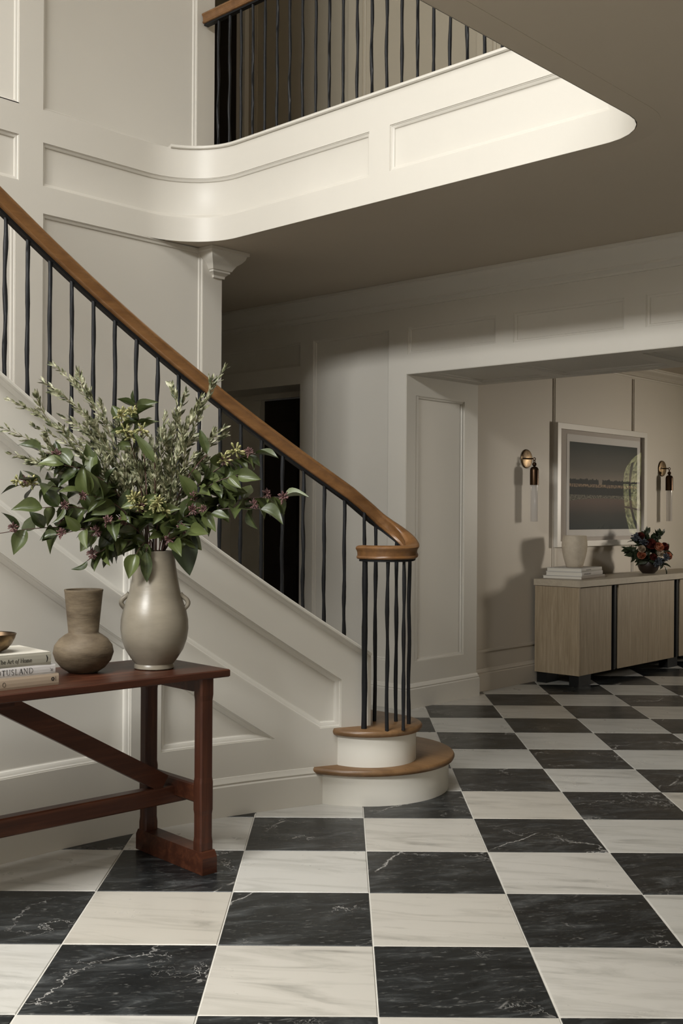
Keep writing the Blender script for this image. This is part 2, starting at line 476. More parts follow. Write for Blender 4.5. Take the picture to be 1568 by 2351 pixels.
fascia = panelled('trim_1', fas, 0.0, FL[-1], H1-0.006, CURB, pan, M['wall'], ds=0.06, smooth=25)
structure(fascia)
# curb cap with a small overhanging nosing, from the stair wall round the opening
s_cap = s_u(4.155)
def path_frames(f, s0, s1, ds):
    n = int((s1-s0)/ds)+1; fr = []
    for i in range(n+1):
        s = s0 + (s1-s0)*i/n
        a = Vector(f(s, 0, 0)); b = Vector(f(s, 0, -1)); fr.append((a, (b-a).normalized(), UP))
    return fr
capm = MB().sweep(path_frames(fas, s_cap, FL[-1], 0.05), [(-0.16, CURB-0.004), (0.010, CURB-0.004), (0.016, CURB+0.001), (0.016, CURB+0.012), (0.010, CURB+0.017), (-0.16, CURB+0.017)])
capm.build('nosing', M['wall'], fascia, 30)
innm = MB().sweep(path_frames(fas, s_arc0+0.30, FL[-1], 0.06), [(-0.16, 3.28), (-0.03, 3.28), (-0.03, CURB), (-0.16, CURB)])
innm.build('curb', M['wall'], fascia)
MB().sweep(path_frames(fas, s_arc0+0.12, FL[-1], 0.05), [(-0.10, H1-0.001), (-0.004, H1-0.006), (-0.004, H1+0.02), (-0.10, H1+0.02)]).build('soffit_edge', M['ceiling'], fascia)

# ---- wall behind the stair: lower and upper fields
bw = lambda s, z, d: (s, VB + d, z)
wl = panelled('wall_stair', bw, UE-0.2, 4.585, 0.0, H1-0.006,
     [rect(3.311, 4.43, 0.33, H1-0.012), rect(0.9, 3.146, 0.33, H1-0.012)], M['wall'], back=0.16)
structure(wl)
wu = panelled('wall_stair', bw, UE-0.2, 4.515, CURB, TOP,
     [rect(3.308, 4.375, CURB-0.005+0.005, 5.9), rect(0.9, 3.162, CURB-0.005, 5.9)], M['wall'], back=0.16)
structure(wu)
# hall crown wrapping the end of that wall
CROWN = [(0, 2.835), (0.012, 2.835), (0.014, 2.85), (0.030, 2.865), (0.036, 2.868), (0.036, 2.878), (0.044, 2.882), (0.052, 2.897), (0.066, 2.918), (0.088, 2.935), (0.104, 2.955), (0.110, 2.975), (0.122, 2.979), (0.122, 2.999), (0, 2.999)]
structure(run([(4.585, 8.2), (4.585, VB), (4.52, VB), (4.52, VB+0.1)][::-1], [(a, b) for a, b in CROWN]).build('trim_2', M['wall'], None, 25))

# ---- far wall of the hall with the cased opening and the passage door
fw = lambda s, z, d: (UF + d, -s, z)        # s = -y so that s grows to the right
DL, DR, DT = 7.25, 6.032, 2.378             # passage opening (y, y, height)
OV0, OV1, OT = VJ, 1.35, 2.366              # cased opening
T = 0.14
w1 = panelled('wall_far', fw, -8.4, -DL, 0, H1, [], M['wall'], back=T); structure(w1)
w2 = panelled('wall_far', fw, -DL, -DR, DT, H1, [rect(-DL+0.02, -DR, 2.513, 2.70)], M['wall'], back=T); structure(w2)
w3 = panelled('wall_far', fw, -DR, -OV0-0.003, 0, H1, [rect(-5.894, -5.14, 0.33, 2.698)], M['wall'], back=T); structure(w3)
w4 = panelled('wall_far', fw, -OV0-0.003, -OV1, OT+0.003, H1, [rect(-4.965, -4.22, 2.508, 2.698), rect(-4.08, -3.287, 2.502, 2.696), rect(-3.144, -2.35, 2.50, 2.695), rect(-2.21, -1.45, 2.50, 2.695)], M['wall'], back=T); structure(w4)
w5 = panelled('wall_far', fw, -OV1, -VW+0.2, 0, H1, [rect(-1.2, 0.5, 0.33, 2.695), rect(0.64, 2.3, 0.33, 2.695)], M['wall'], back=T); structure(w5)
structure(run([(UF, 8.4), (UF, VW)], CROWN).build('trim_3', M['wall'], None, 25))
# deep lining of the cased opening: side, soffit
UJ = 6.94
jf = lambda s, z, d: (s, VJ + d, z)
jb = panelled('trim_4', jf, UF+0.003, UJ, 0, OT, [rect(6.187, 6.772, 0.327, 2.226)], M['wall'], back=0.12); structure(jb)
sf = lambda s, z, d: (z, -s, OT + d)
so = panelled('trim_5', sf, -VJ, -OV1, UF+0.003, UJ, [rect(-4.86, -4.27, 6.20, 6.83), rect(-4.15, -3.35, 6.20, 6.83), rect(-3.23, -2.43, 6.20, 6.83), rect(-2.31, -1.47, 6.20, 6.83)], M['wall'], back=0.08); structure(so)
structure(MB().box((UF+T, OV1-0.12, 0), (UJ, OV1, OT)).build('trim_6', M['wall']))
structure(MB().box((UF+T, OV1-0.12, OT+0.08), (UJ, VJ+0.12, H1)).build('wall_side_room', M['wall']))
# baseboards
bb = run([(UF, 8.3), (UF, DL)], BASEP).build('baseboard_far', M['wall'], None, 20); structure(bb)
bb = run([(UF, DR), (UF, VJ), (UJ, VJ), (UJ, VS)], BASEP).build('baseboard_far', M['wall'], None, 20); structure(bb)
bb = run([(UJ, OV1), (UF, OV1), (UF, VW)], BASEP).build('baseboard_far', M['wall'], None, 20); structure(bb)

# passage behind the far wall: lining, back wall with a dark doorway
PU = 6.46
structure(MB().box((UF+T, DR-0.1, 0), (PU, DR, DT)).build('trim_7', M['wall']))
structure(MB().box((UF+T, DR-0.1, DT), (PU+0.1, DL+0.4, DT+0.1)).build('ceiling', M['wall']))
structure(MB().box((UF+T, DL, 0), (PU, DL+0.4, DT)).build('trim_8', M['wall']))
structure(MB().box((PU, 6.88, 0), (PU+0.1, DL+0.4, DT)).build('wall_passage', M['wall']))
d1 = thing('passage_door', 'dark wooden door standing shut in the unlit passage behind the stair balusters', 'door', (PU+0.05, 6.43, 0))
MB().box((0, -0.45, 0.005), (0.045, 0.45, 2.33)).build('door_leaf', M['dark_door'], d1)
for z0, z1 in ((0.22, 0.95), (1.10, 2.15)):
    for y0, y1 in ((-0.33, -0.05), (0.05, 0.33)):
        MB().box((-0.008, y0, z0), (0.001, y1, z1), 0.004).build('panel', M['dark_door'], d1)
structure(MB().box((PU, 5.93, 0), (PU+0.1, 5.98, DT)).build('wall_passage', M['wall']))
structure(MB().box((PU-0.012, 6.875, 0), (PU, 6.96, DT-0.09)).build('trim_9', M['wall']))
structure(MB().box((PU-0.03, 5.98, DT-0.045), (PU+0.1, 6.96, DT)).build('trim_10', M['wall']))

# ---- side room (console, picture, sconces)
sw = lambda s, z, d: (s, VS + d, z)
sideb = structure(MB().box((UJ-0.06, VS, 0), (SIDE_U, VS+0.14, SIDE_H)).build('wall_side_room', M['taupe']))
structure(run([(UJ, VS), (SIDE_U, VS)], BASEP).build('baseboard_side_room', M['taupe'], None, 20))
for u0 in (8.185, 9.57, 11.1, 12.6):
    mb = MB(); mb.box((u0-0.026, VS-0.009, 0.31), (u0+0.026, VS, 2.66)); mb.box((u0-0.011, VS-0.0150, 0.31), (u0+0.015, VS-0.008, 2.66))
    mb.build('batten', M['taupe'], sideb)
MB().box((UJ, VS-0.010, 0.305), (SIDE_U, VS, 0.325)).build('rail_moulding', M['taupe'], sideb)
SCROWN = [(a*0.7, SIDE_H - (H1-b)*0.62) for a, b in CROWN]
structure(run([(UJ, VS), (SIDE_U, VS)], SCROWN).build('trim_11', M['taupe'], None, 25))
structure(MB().box((UJ-0.06, SIDE_V-0.2, SIDE_H), (SIDE_U+0.2, VS+0.14, SIDE_H+0.15)).build('ceiling', M['ceiling']))
structure(MB().box((SIDE_U, SIDE_V-0.2, 0), (SIDE_U+0.2, VS+0.14, SIDE_H)).build('wall_side_room', M['taupe']))
structure(MB().box((UJ, SIDE_V-0.2, 0), (UJ+0.14, OV1, SIDE_H)).build('wall_side_room', M['taupe']))
# window wall with two arched openings
def arched_wall(u0, u1, wins):
    mb = MB(); y0, y1 = SIDE_V-0.16, SIDE_V
    cur = u0
    for a, b, z0, zs in wins:
        mb.box((cur, y0, 0), (a, y1, SIDE_H)); mb.box((a, y0, 0), (b, y1, z0))
        c = (a+b)/2; r = (b-a)/2; n = 16
        pts = [(c - r*math.cos(math.pi*i/n), zs + r*0.62*math.sin(math.pi*i/n)) for i in range(n+1)]
        for (x0, za), (x1, zb) in zip(pts, pts[1:]):
            mb.add([(x0,y0,za),(x1,y0,zb),(x1,y1,zb),(x0,y1,za),(x0,y0,SIDE_H),(x1,y0,SIDE_H),(x1,y1,SIDE_H),(x0,y1,SIDE_H)],
                   [(0,1,2,3),(4,7,6,5),(0,4,5,1),(3,2,6,7)])
        cur = b
    mb.box((cur, y0, 0), (u1, y1, SIDE_H))
    return mb
WINS = [(12.45, 13.95, 0.95, 2.05), (17.25, 18.75, 0.95, 2.05)]
structure(arched_wall(UJ+0.14, SIDE_U, WINS).build('wall_side_room', M['taupe']))
for i, (a, b, z0, zs) in enumerate(WINS):
    mb = MB(); y = SIDE_V-0.09
    for x in (a+0.02, a+(b-a)/3, a+2*(b-a)/3, b-0.02): mb.box((x-0.016, y-0.02, z0), (x+0.016, y+0.02, zs+0.3))
    for z in (z0+0.02, z0+0.5, z0+1.0): mb.box((a, y-0.02, z-0.016), (b, y+0.02, z+0.016))
    structure(mb.build('window_%d' % (i+1), M['iron']))

# sunlit hedge outside the side room windows
M['hedge'] = mat('sunlit_hedge', (0.20, 0.24, 0.07), 0.6); t = NT(M['hedge'])
t.base(t.ramp(t.noise(t.coords(), 7, 4), [(0.35, (0.16, 0.18, 0.05)), (0.65, (0.62, 0.60, 0.32))]))
hd = MB(); hrn = random.Random(3)
hd.box((10.0, -3.2, -0.25), (26.0, -2.6, 3.4))
for _ in range(5000):
    p = Vector((hrn.uniform(10, 26), -2.6 + abs(hrn.gauss(0, 0.12)), hrn.uniform(-0.2, 3.7)))
    a_ = Vector((hrn.gauss(0, 1), hrn.gauss(0, 1), hrn.gauss(0, 1))).normalized()*hrn.uniform(0.05, 0.10); b_ = a_.orthogonal().normalized()*0.035
    hd.add([p-a_, p-b_, p+a_, p+b_], [(0, 1, 2, 3)])
ho = hd.build('garden_hedge', M['hedge']); tag(ho, 'sunlit green hedge outside, seen reflected in the picture glass', 'hedge', None, 'stuff')

# ---- walls behind and beside the camera, with the landing window and glazed doors
def wall_with_hole(lo, hi, axis_x, holes, zmax):
    mb = MB(); cur = lo
    for a, b, z0, z1 in sorted(holes):
        for p, q, r0, r1 in ((cur, a, 0, zmax), (a, b, 0, z0), (a, b, z1, zmax)):
            if q-p > 1e-4 and r1-r0 > 1e-4: mb.box((axis_x-0.2, p, r0), (axis_x, q, r1))
        cur = b
    mb.box((axis_x-0.2, cur, 0), (axis_x, hi, zmax)); return mb
structure(wall_with_hole(VW-0.2, VB+0.2, UE, [(-1.0, 0.8, 0.0, 2.3)], 3.0).build('wall_entrance', M['entry']))
wm = MB()
for a, b, z0, z1 in ((VW-0.2, 0.65, 3.0, TOP), (3.75, 8.4, 3.0, TOP), (0.65, 3.75, 3.0, 4.85), (0.65, 3.75, 5.75, TOP)): wm.box((UE-0.2, a, z0), (UE, b, z1))
structure(wm.build('wall_entrance', M['entry']))
structure(MB().box((UE-0.2, VW-0.2, 0), (UF, VW, TOP)).build('wall_near', M['entry']))
structure(MB().box((UE-0.2, 8.4, 0), (UF+0.2, 8.5, TOP)).build('wall_hall_end', M['wall']))
structure(MB().box((4.425, VB+0.16, 0), (4.585, 8.4, H1)).build('wall_hall_side', M['wall']))
structure(MB().box((4.355, VB+0.16, 3.3), (4.515, 8.4, TOP)).build('wall_gallery_side', M['wall']))
mb = MB()
for y in (-1.0, -0.1, 0.8): mb.box((UE-0.12, y-0.05, 0.0), (UE-0.06, y+0.05, 2.3))
for z in (0.1, 0.8, 1.5, 2.25): mb.box((UE-0.11, -1.0, z-0.03), (UE-0.07, 0.8, z+0.03))
structure(mb.build('door_1', M['dark_door']))
mb = MB()
for y in (0.67, 1.68, 2.72, 3.73): mb.box((UE-0.12, y-0.03, 4.85), (UE-0.06, y+0.03, 5.75))
for z in (4.87, 5.30, 5.73): mb.box((UE-0.11, 0.65, z-0.02), (UE-0.07, 3.75, z+0.02))
structure(mb.build('window_3', M['wall']))

# ---- gallery wall seen through the upper railing
gw = lambda s, z, d: (UF + d, -s, z)
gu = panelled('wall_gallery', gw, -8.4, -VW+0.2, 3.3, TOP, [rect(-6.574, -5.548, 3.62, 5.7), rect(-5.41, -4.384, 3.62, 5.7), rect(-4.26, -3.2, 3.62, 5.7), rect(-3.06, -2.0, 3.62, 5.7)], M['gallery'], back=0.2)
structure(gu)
d2 = thing('gallery_door', 'dark brown door on the upper gallery beside the railing end', 'door', (UF-0.004, 7.09, 3.3))
MB().box((-0.03, -0.36, 0.0), (0.0, 0.44, 2.2)).build('door_leaf', M['dark_door'], d2)
MB().box((-0.045, -0.46, 0.0), (0.0, -0.36, 2.3)).build('casing', M['wall'], d2)
MB().box((-0.038, -0.27, 0.3), (-0.028, 0.33, 1.9), 0.004).build('panel', M['dark_door'], d2)

# ------------------------------------------------------------------ staircase
def vface(u):
    w = max(0.0, u-2.45)
    if u <= 3.9: return 3.943 - 0.145*w*w
    return vface(3.9) - 0.40*(u-3.9)
def zcap(u): return 1.912 - 0.683*(u-2.303)
RISE, T1, T2 = 0.175, 0.175, 0.352
UEND = 4.072
stair = thing('staircase', 'painted staircase with panelled side, oak treads and two rounded bottom steps', 'staircase')
def stf(s, z, d):
    e = 0.001
    dv = (vface(s+e)-vface(s-e))/(2*e); n = Vector((-dv, 1)).normalized()
    return (s + n.x*d, vface(s) + n.y*d, z)
U0 = -0.4
lowz = lambda s: 0.0 if s < 3.86 else T1-0.005
pans = []
def para(a, b, o0, o1): return [(a, zcap(a)-o0), (b, zcap(b)-o0), (b, zcap(b)-o1), (a, zcap(a)-o1)]
pans.append(para(1.2, 2.918, 0.505, 0.208))
# right-hand band ends in a vertical stile above the second tread
a, b = 3.065, 3.945
zt2 = T2+0.004
ux = 2.303 + (1.912-0.505-zt2)/0.683
pans.append([(a, zcap(a)-0.505), (ux, zt2), (b, zt2), (b, zcap(b)-0.208), (a, zcap(a)-0.208)])
pans.append([(1.2, 0.325), (2.92, 0.325), (2.92, zcap(2.92)-0.685), (1.2, zcap(1.2)-0.685)])
ut = 2.303 + (1.912-0.685-0.327)/0.683
pans.append([(3.065, 0.327), (ut, 0.327), (3.065, zcap(3.065)-0.685)])
stringer = panelled('stringer', stf, U0, UEND, 0.0, lambda s: min(zcap(s)-0.012, 2.99), pans, M['stair'], stair, ds=0.07, back=0.11, pscale=1.3, smooth=22)
# cap moulding on the sloping edge, turned down the end
def frame_at(u, z, off, tilt):
    e = 0.001; dv = (vface(u+e)-vface(u-e))/(2*e); n = Vector((-dv, 1, 0)).normalized()
    p = Vector(stf(u, z, off)); tdir = Vector((1, dv, -0.683*tilt)).normalized()
    return (p, -n, n.cross(tdir).normalized() if n.cross(tdir).z > 0 else -n.cross(tdir).normalized())
fr = [frame_at(U0 + (UEND+0.006-U0)*i/60, zcap(U0 + (UEND+0.006-U0)*i/60)-0.014, 0.055, 1) for i in range(61)]
capp = [(-0.075, -0.004), (0.058, -0.012), (0.061, -0.006), (0.066, -0.001), (0.068, 0.002), (0.075, 0.004), (0.079, 0.009), (0.079, 0.017), (0.074, 0.0225), (-0.075, 0.0225)]
MB().sweep(fr, capp).build('stringer_cap', M['stair'], stringer, 30)
pe = stf(UEND, 0, 0); pe2 = stf(UEND, 0, 0.11)
mb = MB(); n2 = Vector((pe2[0]-pe[0], pe2[1]-pe[1], 0)).normalized(); t2 = Vector((n2.y, -n2.x, 0))
A = Vector((pe[0], pe[1], 0))
for k, (o, w) in enumerate(((0.0, 0.016), (0.012, 0.010))):
    q = [A - n2*(0.012-o*0.6) + t2*(-0.002), A - n2*(0.012-o*0.6) + t2*(w), A + n2*0.12 + t2*(w), A + n2*0.12 + t2*(-0.002)]
    mb.prism([(p.x, p.y) for p in q][::-1], T2-0.002, zcap(UEND)-0.004)
mb.build('end_bead', M['stair'], stringer)
# baseboard along the stringer
fr = []
for i in range(46):
    u = U0 + (3.895-U0)*i/45; e = 0.001; dv = (vface(u+e)-vface(u-e))/(2*e); n = Vector((-dv, 1, 0)).normalized()
    fr.append((Vector((u, vface(u), 0)), -n, UP))
MB().sweep(fr, BASEP).build('baseboard', M['stair'], stringer, 20)
# treads and risers: two rounded starting steps, then straight flight behind the stringer
def bull(cu_, cv, r, ur, vend, back_u):
    """plan outline (counter-clockwise) of a rounded step end"""
    pts = []
    a1 = math.acos(max(-1, min(1, (ur-cu_)/r)))
    n = 40
    for i in range(n+1):
        a = math.pi*1.02 + (2*math.pi - a1*0 - math.pi*1.02)*i/n
        pts.append((cu_ + r*math.cos(a), cv + r*math.sin(a)))
    pts.append((ur, vend)); pts.append((back_u, vend)); pts.append((back_u, cv+0.10))
    return pts
C1 = (4.262, 3.765); r1 = 0.440
C2 = (4.158, 3.632); r2 = 0.236
def clean(p): return p
VE = VB-0.004
MB().prism(bull(C1[0], C1[1], r1, C1[0]+r1, VE, 3.86), 0.0, T1-0.030).build('riser', M['riser'], stair, 30)
MB().prism(bull(C2[0], C2[1], r2, C2[0]+r2, VE, 3.97), T1, T2-0.030).build('riser', M['riser'], stair, 30)
def tread(c, r, z, back_u):
    mb = MB(); levels = [(-0.004, 0.0), (0.0, 0.004), (0.004, 0.012), (0.004, 0.018), (0.0, 0.026), (-0.005, 0.030)]
    polys = [bull(c[0], c[1], r+o, c[0]+r+o, VE, back_u) for o, _ in levels]
    n = len(polys[0]); vs = [(x, y, z-0.030+h) for p, (_, h) in zip(polys, levels) for x, y in p]
    fs = [(j*n+i, j*n+(i+1) % n, (j+1)*n+(i+1) % n, (j+1)*n+i) for j in range(len(levels)-1) for i in range(n)]
    tr = tessellate_polygon([[Vector((x, y, 0)) for x, y in polys[-1]]])
    fs += [tuple((len(levels)-1)*n+i for i in t_) for t_ in tr] + [tuple(i for i in t_) for t_ in tr]
    mb.add(vs, fs); return mb
tread(C1, r1+0.026, T1, 3.815).build('tread', M['oak'], stair, 40)
tread(C2, r2+0.026, T2, 3.95).build('tread', M['oak'], stair, 40)
# thin bead where the second riser meets the first tread
for k in range(2, 22):
    z = T2 + RISE*(k-1); ur = 4.40 - 0.258*(k-1)
    if z > 3.5: break
    v0 = vface(max(ur-0.3, U0)) + 0.08
    if ur - 0.3 < U0: break
    MB().box((ur-0.27, v0+0.02, max(0, z-RISE-0.03)), (ur, VE, z-0.03)).build('riser', M['riser'], stair)
    MB().box((ur-0.27, v0+0.02, z-0.03), (ur+0.025, VE, z), 0.006).build('tread', M['oak'], stair)

# ------------------------------------------------------------------ stair railing
rail = thing('stair_railing', 'sloping oak handrail with scrolled end on black hammered iron balusters along the stair', 'railing')
VC_ = Vector((4.128, 3.500)); VR = 0.128
def railpath():
    pts = []
    u = U0
    while u < 4.02:
        p = stf(u, 0, 0.055); pts.append((p[0], p[1], zcap(u)+0.727)); u += 0.08
    a0 = 66
    # straight tangent into the scroll
    zs = zcap(4.02) + 0.727
    st = Vector(pts[-1]); en = Vector((VC_.x + VR*math.cos(R(a0)), VC_.y + VR*math.sin(R(a0)), 0))
    for k in (0.4, 0.75): pts.append((st.x+(en.x-st.x)*k, st.y+(en.y-st.y)*k, None))
    for i in range(33):
        a = a0 - 270*i/32; pts.append((VC_.x + VR*math.cos(R(a)), VC_.y + VR*math.sin(R(a)), None))
    zl = 1.196; L = 0.0; out = []
    for i, p in enumerate(pts):
        if p[2] is not None: out.append(Vector(p)); last = Vector(p); continue
        L += (Vector((p[0], p[1])) - Vector((out[-1].x, out[-1].y))).length
        z = last.z - 0.683*L
        k = 0.02
        # soft landing on the level of the scroll
        z = zl + k*math.log(1+math.exp(min(40, (z-zl)/k)))
        out.append(Vector((p[0], p[1], z)))
    return out
RP = railpath()
def frames3(P):
    fr = []
    for i, p in enumerate(P):
        d = (P[min(i+1, len(P)-1)] - P[max(i-1, 0)]).normalized()
        a = Vector((d.y, -d.x, 0)).normalized()       # right-hand side of travel
        b = a.cross(d).normalized()
        if b.z < 0: b = -b
        fr.append((p, a, b))
    return fr
HRP = [(0.0215, -0.031), (0.026, -0.029), (0.029, -0.024), (0.0275, -0.019), (0.0235, -0.015), (0.0245, 0.000), (0.0285, 0.012), (0.0335, 0.018), (0.034, 0.024), (0.029, 0.0305), (0.018, 0.0345), (0.0, 0.036)]
HRP = HRP + [(-x, y) for x, y in HRP[-2::-1]]
hr = MB(); fr = frames3(RP)
hr.sweep(fr, HRP)
o_, ax, ay = fr[-1]
tdir = ax.cross(ay); dlast = (RP[-1]-RP[-2]).normalized()
ecap = []
for k in range(1, 6):
    s_ = math.cos(k/5*math.pi/2); e_ = math.sin(k/5*math.pi/2)*0.012
    ecap.append((o_ + dlast*e_, ax*max(0.02, s_**0.35), ay*max(0.02, s_**0.35)))
hr.sweep([fr[-1]] + ecap, HRP)
hr.build('handrail', M['rail'], rail, 35)
ir = MB().sweep([(o - b*0.036, a, b) for o, a, b in fr], [(0.016, -0.006), (0.016, 0.006), (-0.016, 0.006), (-0.016, -0.006)])
ir.build('iron_bar', M['iron'], rail, 30)
def hammered(h, w, seed, rough=1.0):
    rnd = random.Random(seed); n = 26; pts = []; mb = MB(); vs = []
    ph = [rnd.uniform(0, 6) for _ in range(4)]
    for i in range(n+1):
        t_ = i/n; z = h*t_
        k = 1 + rough*(0.10*math.sin(9*t_*2.3+ph[0]) + 0.09*math.sin(23*t_+ph[1]) + 0.05*rnd.uniform(-1, 1))
        k2 = 1 + rough*(0.10*math.sin(8*t_*2.1+ph[2]) + 0.09*math.sin(21*t_+ph[3]) + 0.05*rnd.uniform(-1, 1))
        ox = rough*0.0015*math.sin(14*t_+ph[1]); oy = rough*0.0015*math.sin(12*t_+ph[2])
        a = w/2*k; b = w/2*k2; c = 0.35
        for x, y in ((-a, -b*c), (-a*c, -b), (a*c, -b), (a, -b*c), (a, b*c), (a*c, b), (-a*c, b), (-a, b*c)): vs.append((x+ox, y+oy, z))
    m = n+1
    mb.add(vs, [(j*8+i, j*8+(i+1) % 8, (j+1)*8+(i+1) % 8, (j+1)*8+i) for j in range(m-1) for i in range(8)] + [tuple(reversed(range(8))), tuple((m-1)*8+i for i in range(8))])
    return mb.mesh('baluster', 50)
BV = []
for k in range(7):
    me = hammered(0.700, 0.0168, 30+k); me.materials.append(M['iron']); BV.append(me)
for k in range(-24, 18):
    u = 2.355 + 0.1015*k
    if u < U0+0.1: continue
    p = stf(u, 0, 0.055); zc = zcap(u)
    o = bpy.data.objects.new('baluster', BV[k % 7]); COL.objects.link(o); o.parent = rail
    o.location = (p[0], p[1], zc-0.008); o.rotation_euler = (0, 0, -0.3*max(0, u-2.45))
for k, (a, w) in enumerate(((64, 0.0175), (16, 0.0175), (-24, 0.0175), (-97, 0.0175), (-136, 0.0175), (-191, 0.0265))):
    x = VC_.x + VR*math.cos(R(a)); y = VC_.y + VR*math.sin(R(a))
    zt = min(RP, key=lambda p: (p.x-x)**2 + (p.y-y)**2).z - 0.030
    me = hammered(zt-T2+0.004, w, 60+k, 1.0 if k < 5 else 0.35); me.materials.append(M['iron'])
    o = bpy.data.objects.new('newel_bar' if k == 5 else 'baluster', me); COL.objects.link(o); o.parent = rail
    o.location = (x, y, T2-0.002); o.rotation_euler = (0, 0, R(a))

# ---- gallery railing
gr = thing('gallery_railing', 'level gallery railing with oak handrail and black iron balusters above the hall', 'railing', (0, 0, CURB+0.017))
GU0, GU1 = 4.425, 4.372
def gu_at(v): return GU0 + (GU1-GU0)*(4.9-v)/(4.9-2.42)
z0 = CURB+0.017
P = [Vector((gu_at(5.225), 5.225, 0.835)), Vector((gu_at(2.36), 2.36, 0.835))] + [Vector((x+0.055, y, 0.835)) for x, y in right_arc[3:-2:2]] + [Vector((3.9, 2.13, 0.835)), Vector((2.1, 2.13, 0.835)), Vector((1.99, 2.05, 0.835)), Vector((1.955, 1.95, 0.835)), Vector((1.955, VW+0.02, 0.835))]
fr = frames3(P)
MB().sweep(fr, HRP).build('handrail', M['rail'], gr, 35)
MB().sweep([(o - b*0.036, a, b) for o, a, b in fr], [(0.016, -0.006), (0.016, 0.006), (-0.016, 0.006), (-0.016, -0.006)]).build('iron_bar', M['iron'], gr, 30)
GB = []
for k in range(6):
    me = hammered(0.797, 0.0172, 90+k); me.materials.append(M['iron']); GB.append(me)
for k in range(27):
    v = 5.105 - 0.1045*k
    o = bpy.data.objects.new('baluster', GB[k % 6]); COL.objects.link(o); o.parent = gr
    o.location = (gu_at(v), v, 0)
#@@PART2
# ------------------------------------------------------------------ console table
TC = Vector((2.018, 3.557, 0)); TR = R(-4.5)
TZ = 0.775
tab = thing('console_table', 'long mahogany trestle console table against the stair panelling', 'table', TC, TR)
top = MB(); top.box((-0.90, -0.24, TZ-0.030), (0.90, 0.24, TZ), 0.004); top.build('tabletop', M['mahog'], tab)
def cleat(mb, a, b): mb.box(a, b, 0.006)
for sx in (-1, 1):
    x = 0.80*sx
    foot = MB(); prof = [(-0.250, 0), (0.215, 0), (0.215, 0.062), (0.200, 0.085), (-0.235, 0.085), (-0.250, 0.062)]
    n = len(prof); vs = [(x-0.034, y, z) for y, z in prof] + [(x+0.034, y, z) for y, z in prof]
    foot.add(vs, [(i, (i+1) % n, n+(i+1) % n, n+i) for i in range(n)] + [tuple(reversed(range(n))), tuple(range(n, 2*n))])
    foot.build('sled_foot', M['mahog'], tab)
    for y in (-0.205, 0.175):
        leg = MB(); w, h = 0.031, 0.026
        lev = [(0.085, 1.0), (0.115, 1.0), (0.135, 0.93), (0.222, 0.93), (0.240, 1.0), (0.345, 1.0), (0.365, 0.93), (0.660, 0.93), (0.682, 1.0), (TZ-0.030, 1.0)]
        vs = []
        for z, k in lev:
            a, b, c = w*k, h*k, 0.006
            vs += [(x-a+c, y-b, z), (x+a-c, y-b, z), (x+a, y-b+c, z), (x+a, y+b-c, z), (x+a-c, y+b, z), (x-a+c, y+b, z), (x-a, y+b-c, z), (x-a, y-b+c, z)]
        leg.add(vs, [(j*8+i, j*8+(i+1) % 8, (j+1)*8+(i+1) % 8, (j+1)*8+i) for j in range(len(lev)-1) for i in range(8)])
        leg.build('leg', M['mahog_v'], tab)
    MB().box((x-0.02, -0.18, 0.262), (x+0.02, 0.15, 0.335), 0.006).build('cross_rail', M['mahog'], tab)
    rl = MB(); prof = [(-0.18, 0.700), (-0.16, 0.690), (0.13, 0.690), (0.15, 0.700), (0.15, TZ-0.030), (-0.18, TZ-0.030)]; n = 6
    rl.add([(x-0.018, y, z) for y, z in prof] + [(x+0.018, y, z) for y, z in prof], [(i, (i+1) % n, n+(i+1) % n, n+i) for i in range(n)] + [tuple(reversed(range(n))), tuple(range(n, 2*n))])
    rl.build('top_rail', M['mahog'], tab)
    MB().bar((0.735*sx, -0.015, 0.318), (0.035*sx, -0.015, 0.722), 0.046, 0.070).build('brace', M['mahog'], tab)
MB().box((-0.845, -0.040, 0.236), (0.845, 0.012, 0.304), 0.005).build('stretcher', M['mahog'], tab)
MB().box((-0.10, -0.04, 0.69), (0.10, 0.012, TZ-0.030), 0.005).build('block', M['mahog'], tab)

# ------------------------------------------------------------------ ceramics and bowl
def speckle(name, c0, c1, rough, sc=9, stretch=0.25, bumps=0.15, sp=0.4):
    m = mat(name, c0, rough, 0, sp); t = NT(m)
    a = t.noise(t.coords((sc*stretch, sc*stretch, sc)), 1.6, 6, 0.65)
    t.base(t.ramp(a, [(0.32, c0), (0.68, c1)])); t.bump(t.noise(t.coords((1, 1, 5)), 30, 4), bumps, 0.004)
    return m
M['vase'] = speckle('glazed_stoneware', (0.20, 0.175, 0.135), (0.26, 0.23, 0.18), 0.33, 9, 0.3, 0.06, 0.5)
M['clay'] = speckle('brown_clay', (0.062, 0.044, 0.027), (0.165, 0.128, 0.084), 0.62, 12, 0.3, 0.25, 0.3)
M['cream'] = speckle('rough_cream_clay', (0.47, 0.40, 0.31), (0.56, 0.49, 0.39), 0.8, 10, 1.0, 0.5, 0.2)
M['brass'] = mat('aged_bronze', (0.20, 0.125, 0.055), 0.36, 0.9)
t = NT(M['brass']); t.base(t.ramp(t.noise(t.coords(), 16, 5, 0.65), [(0.38, (0.05, 0.032, 0.018)), (0.62, (0.20, 0.135, 0.07))]))
def on_table(dx, dy): return TC + Matrix.Rotation(TR, 3, 'Z') @ Vector((dx, dy, 0)) + UP*TZ
VP = Vector((2.704, 3.475, TZ))
vz = thing('stoneware_vase', 'tall pale stoneware vase with two small handles holding the greenery', 'vase', VP, TROT)
